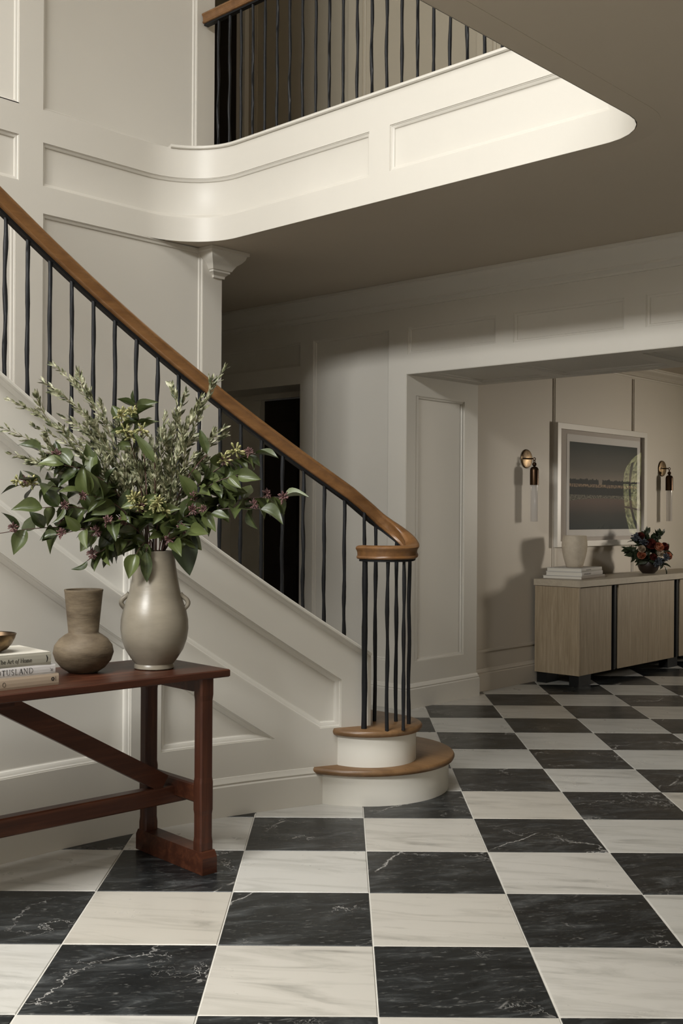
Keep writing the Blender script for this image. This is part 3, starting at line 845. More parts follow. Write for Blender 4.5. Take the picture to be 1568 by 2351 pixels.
vp = [(0.072, 0.0), (0.078, 0.004), (0.077, 0.014), (0.074, 0.020), (0.090, 0.040), (0.112, 0.075), (0.126, 0.115), (0.1315, 0.155), (0.130, 0.190), (0.123, 0.225), (0.112, 0.258), (0.102, 0.288), (0.095, 0.320), (0.0885, 0.355), (0.083, 0.390), (0.078, 0.425), (0.0755, 0.448), (0.0765, 0.456), (0.0735, 0.459), (0.069, 0.452), (0.071, 0.40), (0.080, 0.34), (0.10, 0.25), (0.11, 0.15), (0.06, 0.03)]
MB().lathe(vp, 48).build('body', M['vase'], vz, 50)
for sx in (-1, 1):
    pts = [(sx*(0.104 + 0.034*math.sin(math.pi*k/10)), 0, 0.285 - 0.075*k/10) for k in range(11)]
    if True:
        pts = [(sx*(0.099 + 0.013*k/10 + 0.025*math.sin(math.pi*k/10)), 0, 0.288 - 0.058*k/10) for k in range(11)]
    MB().tube(pts, [0.013]+[0.0095]*9+[0.013], 10).build('handle', M['vase'], vz, 60)
bv = thing('clay_vase', 'brown clay vase with squat round body and flared neck beside the books', 'vase', (2.445, 3.575, TZ), 0)
bp = [(0.050, 0.0), (0.056, 0.003), (0.082, 0.020), (0.104, 0.047), (0.1135, 0.076), (0.108, 0.104), (0.090, 0.128), (0.070, 0.143), (0.0585, 0.149), (0.0565, 0.152), (0.061, 0.200), (0.066, 0.250), (0.0715, 0.305), (0.0735, 0.311), (0.0725, 0.315), (0.0665, 0.313), (0.060, 0.26), (0.050, 0.16), (0.05, 0.09), (0.03, 0.03)]
MB().lathe(bp, 44).build('body', M['clay'], bv, 40)

# ---- lettering: serif glyph strokes (units of cap height)
def arcp(cx, cy, rx, ry, a0, a1, n=12): return [(cx+rx*math.cos(R(a0+(a1-a0)*i/n)), cy+ry*math.sin(R(a0+(a1-a0)*i/n))) for i in range(n+1)]
K, N_ = 0.13, 0.055
def serif(x, y=0.0, w=0.13): return ([(x-w, y), (x+w, y)], 0.05)
GL = {
 'T': (0.78, [([(0.06, 0.97), (0.72, 0.97)], 0.06), ([(0.39, 0), (0.39, 0.97)], K), serif(0.39), ([(0.08, 0.80), (0.08, 0.99)], 0.05), ([(0.70, 0.80), (0.70, 0.99)], 0.05)]),
 'h': (0.66, [([(0.14, 0), (0.14, 1.02)], K), (arcp(0.32, 0.42, 0.17, 0.22, 170, 0), 0.08), ([(0.49, 0.42), (0.49, 0)], K), serif(0.14), serif(0.49)]),
 'e': (0.58, [(arcp(0.29, 0.31, 0.22, 0.31, 8, 325, 16), 0.10), ([(0.09, 0.36), (0.50, 0.36)], 0.05)]),
 'A': (0.82, [([(0.08, 0), (0.40, 1.0)], N_), ([(0.40, 1.0), (0.72, 0)], K), ([(0.20, 0.34), (0.60, 0.34)], 0.05), serif(0.08, 0, 0.10), serif(0.72, 0, 0.12)]),
 'r': (0.50, [([(0.15, 0), (0.15, 0.62)], K), (arcp(0.34, 0.42, 0.18, 0.20, 160, 50, 6), 0.09), serif(0.15)]),
 't': (0.44, [([(0.18, 0.86), (0.18, 0.16)], 0.11), (arcp(0.29, 0.16, 0.11, 0.15, 180, 320, 6), 0.07), ([(0.03, 0.62), (0.38, 0.62)], 0.06)]),
 'o': (0.64, [(arcp(0.31, 0.31, 0.24, 0.31, 0, 360, 20), 0.10)]),
 'q': (0.60, [(arcp(0.30, 0.31, 0.21, 0.31, 0, 360, 20), 0.09)]),
 'f': (0.46, [([(0.02, -0.25), (0.12, -0.10), (0.26, 0.75), (0.36, 0.97), (0.50, 0.95)], 0.08), ([(0.10, 0.60), (0.42, 0.60)], 0.05)]),
 'H': (0.92, [([(0.16, 0), (0.16, 1)], K), ([(0.74, 0), (0.74, 1)], K), ([(0.16, 0.52), (0.74, 0.52)], 0.05), serif(0.16), serif(0.74), serif(0.16, 1), serif(0.74, 1)]),
 'm': (0.98, [([(0.14, 0), (0.14, 0.62)], K), (arcp(0.30, 0.42, 0.15, 0.20, 165, 0), 0.08), ([(0.46, 0.42), (0.46, 0)], K), (arcp(0.63, 0.42, 0.16, 0.20, 165, 0), 0.08), ([(0.80, 0.42), (0.80, 0)], K), serif(0.14), serif(0.46), serif(0.80)]),
 'L': (0.74, [([(0.16, 0), (0.16, 1)], 0.09), ([(0.16, 0.02), (0.64, 0.02)], 0.04), ([(0.64, 0.0), (0.66, 0.20)], 0.04), serif(0.16), serif(0.16, 1)]),
 'O': (0.98, [(arcp(0.46, 0.5, 0.38, 0.5, 0, 360, 26), 0.075)]),
 'U': (0.90, [([(0.16, 1), (0.16, 0.30)], 0.09), (arcp(0.44, 0.30, 0.28, 0.30, 180, 360), 0.05), ([(0.72, 0.30), (0.72, 1)], 0.045), serif(0.16, 1), serif(0.72, 1)]),
 'S': (0.66, [(arcp(0.31, 0.76, 0.21, 0.24, 30, 270, 12) + arcp(0.31, 0.25, 0.23, 0.27, 90, -150, 12), 0.075)]),
 'N': (0.96, [([(0.16, 0), (0.16, 1)], 0.045), ([(0.16, 1), (0.76, 0)], 0.09), ([(0.76, 0), (0.76, 1)], 0.045), serif(0.16, 0, 0.1), serif(0.76, 1, 0.1), serif(0.10, 1, 0.1)]),
 'D': (0.96, [([(0.16, 0), (0.16, 1)], 0.09), (arcp(0.38, 0.5, 0.46, 0.5, 90, -90, 18), 0.06), ([(0.08, 0), (0.38, 0)], 0.04), ([(0.08, 1), (0.38, 1)], 0.04)]),
 'R': (0.86, [([(0.14, 0), (0.14, 1)], 0.09), (arcp(0.36, 0.75, 0.26, 0.25, 100, -100, 12), 0.06), ([(0.14, 0.5), (0.36, 0.5)], 0.05), ([(0.36, 0.5), (0.90, -0.12)], 0.09)]),
 ' ': (0.34, []),
}
def strokes(mb, strk, place):
    for pts, w in strk:
        for (x0, y0), (x1, y1) in zip(pts, pts[1:]):
            d = Vector((x1-x0, y1-y0)); L = d.length
            if L < 1e-6: continue
            d /= L; n = Vector((-d.y, d.x))*(w/2); e = d*(w*0.18)
            a = Vector((x0, y0))-e; b = Vector((x1, y1))+e
            q = [a-n, b-n, b+n, a+n]
            vs = [place(p.x, p.y, 0) for p in q] + [place(p.x, p.y, 1) for p in q]
            mb.add(vs, [(0, 1, 2, 3), (7, 6, 5, 4), (0, 4, 5, 1), (1, 5, 6, 2), (2, 6, 7, 3), (3, 7, 4, 0)])
def letter(mb, text, xr, zb, cap, y, track=0.0):
    """right-aligned at xr on a face looking towards -y"""
    w = sum(GL[c][0]+track for c in text)*cap; x = xr-w
    for c in text:
        strokes(mb, GL[c][1], lambda a, b, d, x=x: (x+a*cap, y-0.0004*d, zb+b*cap)); x += (GL[c][0]+track)*cap
def paper(name, col, rough=0.5): return mat(name, col, rough, 0, 0.35)
M['bk_sage'] = paper('sage_cover', (0.30, 0.285, 0.235)); M['bk_white'] = paper('white_jacket', (0.52, 0.50, 0.49), 0.3); M['bk_sand'] = paper('sand_cloth', (0.34, 0.27, 0.20), 0.8)
M['page'] = paper('page_block', (0.60, 0.57, 0.50), 0.9); M['ink'] = paper('ink', (0.012, 0.012, 0.012)); M['lightink'] = paper('light_ink', (0.62, 0.60, 0.56))
M['bk_cover'] = paper('pale_cover', (0.56, 0.53, 0.46), 0.4)
def book(name, label, loc, rz, w, d, h, cover, topmat=None, group=None):
    """closed book, spine along the -y side, origin at the middle of its foot"""
    b = thing(name, label, 'book', loc, rz, group); c = 0.0028
    MB().box((-w/2, -d/2, 0), (w/2, d/2, c)).build('back_cover', cover, b)
    MB().box((-w/2, -d/2, h-c), (w/2, d/2, h)).build('front_cover', topmat or cover, b)
    sp = MB(); pr = [(-0.0, 0.0), (-0.0015, h*0.2), (-0.002, h*0.5), (-0.0015, h*0.8), (0.0, h)]
    vs = [(-w/2, -d/2+a, z) for a, z in pr] + [(w/2, -d/2+a, z) for a, z in pr] + [(-w/2, -d/2+0.004, 0), (-w/2, -d/2+0.004, h), (w/2, -d/2+0.004, 0), (w/2, -d/2+0.004, h)]
    sp.add(vs, [(i, i+5, i+6, i+1) for i in range(4)] + [(0, 1, 2, 3, 4, 11, 10), (5, 12, 13, 9, 8, 7, 6), (10, 11, 13, 12), (4, 9, 13, 11), (0, 10, 12, 5)])
    sp.build('spine', cover, b)
    MB().box((-w/2+0.004, -d/2+0.003, c), (w/2-0.004, d/2-0.004, h-c)).build('pages', M['page'], b)
    return b
bz = TZ
def bk_center(frx, fry, rz, w, d):
    return Vector((frx, fry, 0)) + Matrix.Rotation(rz, 3, 'Z') @ Vector((-w/2, d/2, 0))
GB_ = 'books stacked on the console table'
rz = R(-3.5); w, d, h = 0.34, 0.27, 0.040
b1 = book('coffee_table_book', 'sand-coloured cloth book at the bottom of the console table stack', bk_center(2.213, 3.386, rz, w, d) + UP*bz, rz, w, d, h, M['bk_sand'], None, GB_)
mb = MB(); letter(mb, 'O', w/2-0.200, 0.012, 0.0145, -d/2-0.0022); mb.build('spine_title', M['ink'], b1)
mb = MB()
mb.add([(w/2-0.0235+0.0066*math.cos(2*math.pi*i/24), -d/2-0.0023, 0.022+0.0066*math.sin(2*math.pi*i/24)) for i in range(24)], [tuple(reversed(range(24)))])
mb.build('spine_emblem', M['ink'], b1)
mb = MB(); strokes(mb, [([(-0.3, -0.35), (0.0, 0.4)], 0.12), ([(0.0, 0.4), (0.3, -0.35)], 0.12), ([(-0.18, -0.05), (0.18, -0.05)], 0.1)], lambda a, b, dd: (w/2-0.0235+a*0.009, -d/2-0.0024-0.0003*dd, 0.022+b*0.009))
mb.build('spine_emblem', M['bk_sand'], b1)
mb = MB()
for k in range(6): mb.box((w/2-0.0135, -d/2-0.0026, 0.015+k*0.0024), (w/2-0.0120, -d/2-0.0022, 0.0166+k*0.0024))
mb.build('spine_imprint', M['ink'], b1)
bz += h
rz = R(-4.5); w, d, h = 0.325, 0.25, 0.034
b2 = book('coffee_table_book', 'glossy white book in the middle of the console table stack', bk_center(2.203, 3.392, rz, w, d) + UP*bz, rz, w, d, h, M['bk_white'], None, GB_)
mb = MB(); letter(mb, 'LOTUSLAND', w/2-0.083, 0.009, 0.0180, -d/2-0.0022, 0.11); mb.build('spine_title', M['ink'], b2)
mb = MB(); strokes(mb, GL['R'][1], lambda a, b, dd: (w/2-0.020+b*0.010, -d/2-0.0022-0.0003*dd, 0.010+a*0.012)); mb.build('spine_emblem', M['ink'], b2)
bz += h
rz = R(-6); w, d, h = 0.315, 0.25, 0.043
b3 = book('coffee_table_book', 'sage-grey book on top of the console table stack under the bronze bowl', bk_center(2.185, 3.392, rz, w, d) + UP*bz, rz, w, d, h, M['bk_sage'], M['bk_cover'], GB_)
mb = MB(); letter(mb, 'The Art ', w/2-0.072-4.52*0.0137, 0.014, 0.0137, -d/2-0.0022)
letter(mb, 'qf', w/2-0.072-3.46*0.0137, 0.014, 0.0137, -d/2-0.0022); letter(mb, 'Home', w/2-0.072, 0.014, 0.0137, -d/2-0.0022); mb.build('spine_title', M['ink'], b3)
mb = MB(); strokes(mb, [([(0.0, 1.0), (0.16, 0.72), (0.20, 0.45), (0.14, 0.2), (0.02, 0.0)], 0.10), ([(0.10, 0.75), (0.20, 0.55), (0.15, 0.35)], 0.16)], lambda a, b, dd: (w/2-0.018+a*0.022, -d/2-0.0022-0.0003*dd, 0.010+b*0.023))
mb.build('spine_emblem', M['ink'], b3)
bz += h
bp_ = bk_center(2.185, 3.392, rz, w, d) + Matrix.Rotation(rz, 3, 'Z') @ Vector((-0.010, -0.015, 0)) + UP*bz
bw_ = thing('bronze_bowl', 'small dark bronze bowl sitting on the stacked books', 'bowl', bp_)
MB().lathe([(0.026, 0.0), (0.030, 0.001), (0.052, 0.012), (0.068, 0.030), (0.078, 0.050), (0.081, 0.062), (0.079, 0.0635), (0.075, 0.052), (0.064, 0.031), (0.045, 0.014), (0.0, 0.009)], 40).build('body', M['brass'], bw_, 50)
MB().lathe([(0.0785, 0.0605), (0.0825, 0.0620), (0.0820, 0.0655), (0.0780, 0.0650)], 40, cap0=False).build('rim', M['brass'], bw_, 50)

# ------------------------------------------------------------------ greenery in the stoneware vase
def leafmat(name, c0, c1, rough=0.4, vein=True):
    m = mat(name, c0, rough, 0, 0.45); t = NT(m)
    oi = t.n('ShaderNodeObjectInfo')
    base = t.ramp(oi.outputs['Random'], [(0.0, c0), (0.6, tuple((a+b)/2 for a, b in zip(c0, c1))), (1.0, c1)])
    nz = t.noise(t.coords((1, 1, 1)), 5, 3)
    base = t.mix(t.ramp(nz, [(0.35, (0, 0, 0)), (0.8, (0.5, 0.5, 0.5))]), base, c1)
    t.base(base); return m
M['leaf'] = leafmat('broad_leaf', (0.014, 0.023, 0.006), (0.085, 0.105, 0.034), 0.33)
M['bigleaf'] = leafmat('dark_leaf', (0.011, 0.017, 0.006), (0.020, 0.030, 0.010), 0.5)
m = mat('olive_leaf', (0.16, 0.17, 0.09), 0.5); t = NT(m); M['olive'] = m
t.base(t.ramp(t.noise(t.coords(), 45, 2), [(0.36, (0.055, 0.065, 0.028)), (0.50, (0.175, 0.180, 0.095)), (0.66, (0.46, 0.45, 0.32))]))
M['stem'] = mat('olive_stem', (0.14, 0.12, 0.06), 0.6); M['redstem'] = mat('reddish_stem', (0.065, 0.030, 0.022), 0.55)
M['pink'] = mat('mauve_flower', (0.24, 0.085, 0.10), 0.6); t = NT(M['pink'])
t.base(t.ramp(t.noise(t.coords(), 60, 2), [(0.36, (0.06, 0.024, 0.026)), (0.68, (0.20, 0.10, 0.09))]))
M['bud'] = mat('yellow_green_bud', (0.30, 0.28, 0.10), 0.5); t = NT(M['bud'])
t.base(t.ramp(t.noise(t.coords(), 60, 2), [(0.35, (0.12, 0.13, 0.04)), (0.68, (0.42, 0.38, 0.17))]))
def leaf_mesh(name, width, droop, cup, tip, seed, nx=8):
    rnd = random.Random(seed); mb = MB(); vs = []
    ny = 4
    for i in range(nx+1):
        x = i/nx
        w = width * (math.sin(math.pi*min(1, x**0.80))**0.85 if 0 < x < 1 else 0.0) * (1 - tip*max(0, x-0.6))
        tw = 0.14*math.sin(3*x+seed)
        for j in range(ny+1):
            k = (j/ny-0.5)*2
            y = w*k; z = cup*abs(k)**1.4*w*2 - droop*x*x + 0.06*width*math.sin(9*x+2*seed+k*2)*abs(k) + tw*y
            vs.append((x - 0.15*droop*x*x, y, z))
    mb.add(vs, [(i*(ny+1)+j, (i+1)*(ny+1)+j, (i+1)*(ny+1)+j+1, i*(ny+1)+j+1) for i in range(nx) for j in range(ny)])
    mb.tube([(0.02, 0, 0.002), (0.35, 0, -droop*0.1225+0.003), (0.7, 0, -droop*0.49+0.003)], [0.012, 0.009, 0.004], 3, False)
    return mb.mesh(name, 70)
LM = []
for k in range(5):
    me = leaf_mesh('leaf', random.uniform(0.25, 0.31), random.uniform(0.05, 0.35), random.uniform(0.1, 0.45), 0.6, k); me.materials.append(M['leaf']); LM.append(me)
LANCE = leaf_mesh('leaf', 0.15, 0.2, 0.25, 0.4, 11); LANCE.materials.append(M['leaf'])
def cluster(n, rad, seed, long=1.0):
    rnd = random.Random(seed); mb = MB()
    for _ in range(n):
        d = Vector((rnd.gauss(0, 1), rnd.gauss(0, 1), rnd.gauss(0.3, 0.9))).normalized()
        L = rad*rnd.uniform(0.7, 1.1); r = rad*0.115/long
        mb.tube([d*rad*0.05, d*L*0.45, d*L*0.72, d*L*0.9, d*L], [r*0.35, r*0.40, r*1.05, r*0.8, r*0.1], 5, False)
    return mb.mesh('cluster', 70)
FC = []; BC = []
for k in range(3):
    me = cluster(30, 0.030, 20+k); me.materials.append(M['pink']); FC.append(me)
    me = cluster(20, 0.034, 40+k, 0.85); me.materials.append(M['bud']); BC.append(me)
MOUTH = VP + UP*0.452
def bez(p0, p1, p2, n): return [p0*(1-t_)**2 + p1*2*t_*(1-t_) + p2*t_*t_ for t_ in (i/n for i in range(n+1))]
def place(o, pos, xd, zd, sc):
    xd = xd.normalized(); yd = zd.cross(xd).normalized(); zd = xd.cross(yd)
    o.matrix_basis = Matrix(((xd.x*sc, yd.x*sc, zd.x*sc, pos.x), (xd.y*sc, yd.y*sc, zd.y*sc, pos.y), (xd.z*sc, yd.z*sc, zd.z*sc, pos.z), (0, 0, 0, 1)))
def branch_curve(tip, rnd, arch):
    tip = Vector(tip); a = Vector((tip.x, tip.y, 0))
    r0 = a.normalized()*0.03 if a.length > 0.01 else Vector((0, 0, 0))
    p0 = Vector((-r0.x*0.6 + rnd.uniform(-0.012, 0.012), -r0.y*0.6 + rnd.uniform(-0.012, 0.012), -0.20))
    lip = Vector((r0.x*1.1, r0.y*1.1, 0.0))
    c = Vector((tip.x*0.35, tip.y*0.35, max(tip.z*0.62, 0.0)+arch))
    return [p0, (p0+lip)/2] + bez(lip, c, tip, 14)
def olive(label, tip, arch, nl, seed):
    rnd = random.Random(seed)
    th = thing('olive_branch', label, 'branch', MOUTH, TROT, 'olive branches in the stoneware vase')
    pts = branch_curve(tip, rnd, arch); m = len(pts)
    st = MB(); st.tube(pts, [0.0026 - 0.0019*i/m for i in range(m)], 5)
    lf = MB()
    def leaf(p, d, L):
        d = d.normalized(); s_ = d.cross(Vector((rnd.uniform(-1, 1), rnd.uniform(-1, 1), rnd.uniform(-1, 1)))).normalized(); u_ = s_.cross(d)
        w = L*rnd.uniform(0.13, 0.17); b = u_*L*rnd.uniform(-0.12, 0.12)
        q = [p, p+d*L*0.3+s_*w+b*0.6, p+d*L*0.3+u_*w*0.35+b*0.6, p+d*L*0.3-s_*w+b*0.6, p+d*L*0.68+s_*w*0.85+b, p+d*L*0.68+u_*w*0.3+b, p+d*L*0.68-s_*w*0.85+b, p+d*L+b*0.6]
        lf.add(q, [(0, 2, 1), (0, 3, 2), (1, 2, 5, 4), (2, 3, 6, 5), (4, 5, 7), (5, 6, 7)])
    def along(P, k0, n):
        for i in range(n):
            f = k0 + (1-k0)*i/(n-1); x = f*(len(P)-1); j = min(int(x), len(P)-2)
            p = P[j].lerp(P[j+1], x-j); d = (P[j+1]-P[j]).normalized()
            rd = Vector((rnd.gauss(0, 1), rnd.gauss(0, 1), rnd.gauss(0, 1))); rd = (rd - d*rd.dot(d)).normalized()
            for sgn in (1, -1):
                leaf(p, d*rnd.uniform(0.8, 1.3) + rd*sgn*rnd.uniform(0.35, 0.7), rnd.uniform(0.028, 0.048)*(1.0-0.25*(f > 0.93)))
        leaf(P[-1], P[-1]-P[-2], 0.03)
    along(pts, 0.30, int(nl*1.35))
    for _ in range(5):                                         # short side twigs
        j = rnd.randrange(m//3, m-3); d = (pts[j+1]-pts[j]).normalized()
        e = pts[j] + (d + Vector((rnd.uniform(-0.6, 0.6), rnd.uniform(-0.5, 0.3), rnd.uniform(-0.2, 0.6)))).normalized()*rnd.uniform(0.07, 0.13)
        tw = bez(pts[j], (pts[j]+e)/2 + d*0.02, e, 5); st.tube(tw, [0.0013]*5+[0.0006], 4); along(tw, 0.25, 7)
    st.build('stem', M['stem'], th, 60)
    o = lf.build('leaves', M['olive'], th); o['kind'] = 'stuff'
def broad(label, tip, arch, nl, size, seed, flowers=(), buds=(), t0=0.45, mesh=None, mat_=None):
    rnd = random.Random(seed)
    th = thing('leafy_branch', label, 'branch', MOUTH, TROT, 'broad-leaved branches in the stoneware vase')
    pts = branch_curve(tip, rnd, arch); m = len(pts)
    MB().tube(pts, [0.0034 - 0.002*i/m for i in range(m)], 6).build('stem', M['redstem'], th, 60)
    def at(f):
        x = f*(m-1); j = min(int(x), m-2); return pts[j].lerp(pts[j+1], x-j), (pts[j+1]-pts[j]).normalized()
    nl = int(nl*1.6)
    for i in range(nl):
        f = t0 + (1-t0)*(i+0.3)/nl if i < nl-1 else 1.0
        p, d = at(f)
        rd = Vector((rnd.gauss(0, 1), rnd.gauss(0, 0.8), rnd.gauss(-0.15, 1))); rd = (rd - d*rd.dot(d)).normalized()
        xd = d*rnd.uniform(0.2, 0.8) + rd*0.9 if i < nl-1 else d + rd*0.3
        zd = Vector((rnd.uniform(-0.7, 0.7), rnd.uniform(-1.1, 0.3), rnd.uniform(0.1, 1.0)))
        if zd.cross(xd).length < 0.2: zd = Vector((0, -1, 0.3))
        o = bpy.data.objects.new('leaf', mesh or rnd.choice(LM)); COL.objects.link(o); o.parent = th
        place(o, p, xd, zd, size*rnd.uniform(0.85, 1.55))
    for k, f in enumerate(flowers):
        p, d = at(f); o = bpy.data.objects.new('flower_cluster', FC[k % 3]); COL.objects.link(o); o.parent = th
        place(o, p + Vector((rnd.uniform(-0.01, 0.01), -0.025, rnd.uniform(-0.01, 0.02))), Vector((1, rnd.uniform(-1, 1), 0.2)), Vector((0, -0.5, 1)), rnd.uniform(0.65, 0.95))
    for k, f in enumerate(buds):
        p, d = at(f); o = bpy.data.objects.new('bud_cluster', BC[k % 3]); COL.objects.link(o); o.parent = th
        place(o, p + Vector((rnd.uniform(-0.02, 0.02), -0.03, rnd.uniform(-0.01, 0.03))), Vector((1, rnd.uniform(-1, 1), 0.2)), Vector((0, -0.5, 1)), rnd.uniform(0.85, 1.2))
SCL = 1/590.0
def tp(px, py, y): return ((px-362)*SCL, y, (1266-py)*SCL)
OL = [('lowest olive branch reaching furthest left across the stair panel', 8, 978, -0.14, 0.05, 20),
 ('olive branch hanging low on the left just under the longest one', 60, 1046, -0.16, 0.06, 16),
 ('olive branch lying along the stair stringer cap on the left', 48, 925, -0.12, 0.07, 22),
 ('tall olive branch rising to the highest leaves at upper left', 132, 840, -0.04, 0.10, 24),
 ('olive branch just below the tallest one at upper left', 122, 884, -0.10, 0.10, 22),
 ('short olive branch between the upper left branches and the round leaves', 150, 955, -0.02, 0.08, 18),
 ('olive branch spreading left above the mauve flowers', 110, 985, -0.15, 0.06, 18),
 ('upright olive branch left of the tallest right-hand one', 428, 895, 0.04, 0.06, 22),
 ('small upright olive branch left of the lance-shaped leaf', 388, 955, -0.05, 0.05, 18),
 ('olive branch leaning right below the handrail', 446, 946, -0.02, 0.06, 20),
 ('tallest olive branch on the right crossing the handrail', 518, 842, 0.02, 0.02, 24),
 ('olive branch ending beside the wall corner at right', 516, 978, 0.02, 0.03, 18),
 ('olive branch under the handrail with silvery leaf tips', 470, 915, -0.06, 0.04, 20),
 ('olive branch in the middle of the spray beside the dark lance leaf', 345, 1005, 0.06, 0.05, 18),
 ('olive branch left of centre behind the green buds', 245, 965, 0.05, 0.10, 20),
 ('olive branch behind the upright reddish stem', 292, 1000, 0.00, 0.08, 18),
 ('olive branch mixed among the dark round leaves at left', 195, 1010, 0.00, 0.09, 20),
 ('short olive branch above the vase mouth among yellow buds', 372, 1085, -0.08, 0.02, 16),
 ('short olive branch right of the yellow buds', 455, 1045, -0.07, 0.04, 18),
 ('short olive branch left of the yellow buds', 270, 1085, -0.05, 0.05, 18)]
OL += [('slender olive branch between the two upright right-hand ones', 412, 985, 0.05, 0.04, 18),
 ('slender olive branch low in the spray behind the mauve flowers', 320, 1060, -0.02, 0.04, 16),
 ('slender olive branch bending right over the leafy side branch', 500, 1050, 0.05, 0.06, 16)]
for k, (lb, x, y, dy, arch, n) in enumerate(OL): olive(lb, tp(x, y, dy), arch, n, 200+k)
BR = [('leafy branch with upright reddish stem and leaves at its top', 322, 925, -0.06, 0.0, 6, 0.062, (), (0.93, 0.8), 0.80),
 ('leafy branch with pale buds at upper right before the handrail', 596, 1040, -0.10, 0.10, 11, 0.068, (0.78, 0.98), (0.8, 0.9), 0.55),
 ('longest leafy branch reaching right across the dark passage door', 662, 1138, -0.08, 0.10, 11, 0.062, (0.9, 1.0), (), 0.50),
 ('leafy branch just under the longest right-hand one', 610, 1165, -0.12, 0.10, 10, 0.070, (0.95,), (), 0.40),
 ('leafy branch at far left with mauve flowers and green buds', 75, 1115, -0.15, 0.12, 12, 0.076, (0.97,), (0.93, 1.0), 0.45),
 ('lowest leafy branch drooping to the far left', 38, 1222, -0.19, 0.10, 9, 0.075, (0.93, 0.7), (), 0.40),
 ('leafy branch with dark round leaves at upper left', 118, 1040, -0.12, 0.10, 9, 0.074, (0.9,), (), 0.60),
 ('leafy branch of dark glossy leaves left of centre', 175, 1070, -0.16, 0.10, 10, 0.080, (), (), 0.55),
 ('short leafy branch hanging over the lip beside the clay vase', 222, 1283, -0.12, 0.10, 7, 0.072, (0.92,), (), 0.45),
 ('leafy branch in front, right of centre, with broad pale leaf', 500, 1175, -0.14, 0.08, 9, 0.076, (0.75, 0.95), (), 0.45),
 ('leafy branch below the wall corner with rounded leaves', 560, 1090, -0.14, 0.08, 10, 0.072, (0.6,), (), 0.55),
 ('leafy branch with two mauve flower heads low on the left', 165, 1225, -0.18, 0.10, 9, 0.076, (0.72, 0.95), (), 0.40),
 ('short branch of yellow-green buds above the vase mouth', 385, 1165, -0.13, 0.03, 6, 0.060, (), (0.7, 0.8, 0.9, 1.0), 0.5),
 ('short branch of yellow-green buds left of the vase mouth centre', 335, 1150, -0.12, 0.03, 6, 0.060, (0.85,), (0.75, 0.9, 1.0), 0.5),
 ('leafy branch with mauve flowers just above the vase lip', 275, 1195, -0.15, 0.06, 9, 0.070, (0.75, 0.98), (), 0.4),
 ('leafy branch crowding the middle left of the spray', 215, 1135, -0.17, 0.08, 11, 0.078, (0.95,), (), 0.40),
 ('leafy branch of mixed leaves low on the right over the lip', 450, 1215, -0.10, 0.06, 8, 0.072, (0.9,), (), 0.35),
 ('leafy branch with green seed pods beside the upright reddish stem', 285, 965, -0.02, 0.03, 4, 0.055, (), (0.85, 0.92, 1.0), 0.75),
 ('short leafy branch drooping over the front of the vase lip', 330, 1268, -0.11, 0.08, 6, 0.070, (), (), 0.4),
 ('leafy branch of dark leaves filling the centre behind the yellow buds', 350, 1120, 0.05, 0.03, 10, 0.080, (), (), 0.35),
 ('short leafy branch of dark leaves spilling over the left of the lip', 265, 1250, -0.08, 0.10, 8, 0.075, (), (), 0.35),
 ('short leafy branch of dark leaves spilling over the right of the lip', 415, 1240, -0.12, 0.07, 8, 0.075, (0.8,), (), 0.35),
 ('leafy branch of pale green leaves right of centre at mid height', 520, 1120, -0.05, 0.07, 9, 0.070, (), (), 0.45),
 ('leafy branch behind the mauve flowers at middle left', 130, 1165, -0.17, 0.10, 10, 0.078, (0.85,), (), 0.45)]
for k, (lb, x, y, dy, arch, n, sz, fl, bu, t0) in enumerate(BR): broad(lb, tp(x, y, dy), arch, n, sz, 300+k, fl, bu, t0)
# single large leaves
def single(name, label, tip, arch, L, w, droop, xd, zd, mat_, seed):
    rnd = random.Random(seed)
    th = thing(name, label, 'leaf', MOUTH, TROT)
    pts = branch_curve(tip, rnd, arch); MB().tube(pts, 0.0024, 5).build('stem', M['redstem'], th, 60)
    me = leaf_mesh('blade', w, droop, 0.2, 0.35, seed, 10); me.materials.append(mat_)
    o = bpy.data.objects.new('blade', me); COL.objects.link(o); o.parent = th
    place(o, Vector(pts[-1]), Vector(xd), Vector(zd), L)
single('large_leaf', 'large dark ragged leaf hanging right of the vase neck', tp(425, 1200, -0.07), 0.05, 0.205, 0.25, 0.15, (0.22, -0.1, -1), (0.2, -1, -0.1), M['bigleaf'], 5)
single('lance_leaf', 'long dark lance-shaped leaf leaning left in the middle of the spray', tp(370, 1062, -0.10), 0.02, 0.145, 0.15, 0.1, (-0.62, 0, 0.95), (0.5, -1, 0.2), M['leaf'], 6)
single('lance_leaf', 'pale lance-shaped leaf standing upright before the right-hand balusters', tp(487, 1042, -0.08), 0.03, 0.105, 0.17, 0.05, (-0.3, 0, 1), (0.3, -1, 0.2), M['leaf'], 8)
single('pointed_leaf', 'pointed leaf hanging straight down over the vase front', tp(352, 1262, -0.10), 0.09, 0.12, 0.19, 0.1, (0.05, -0.15, -1), (0.1, -1, -0.2), M['leaf'], 9)

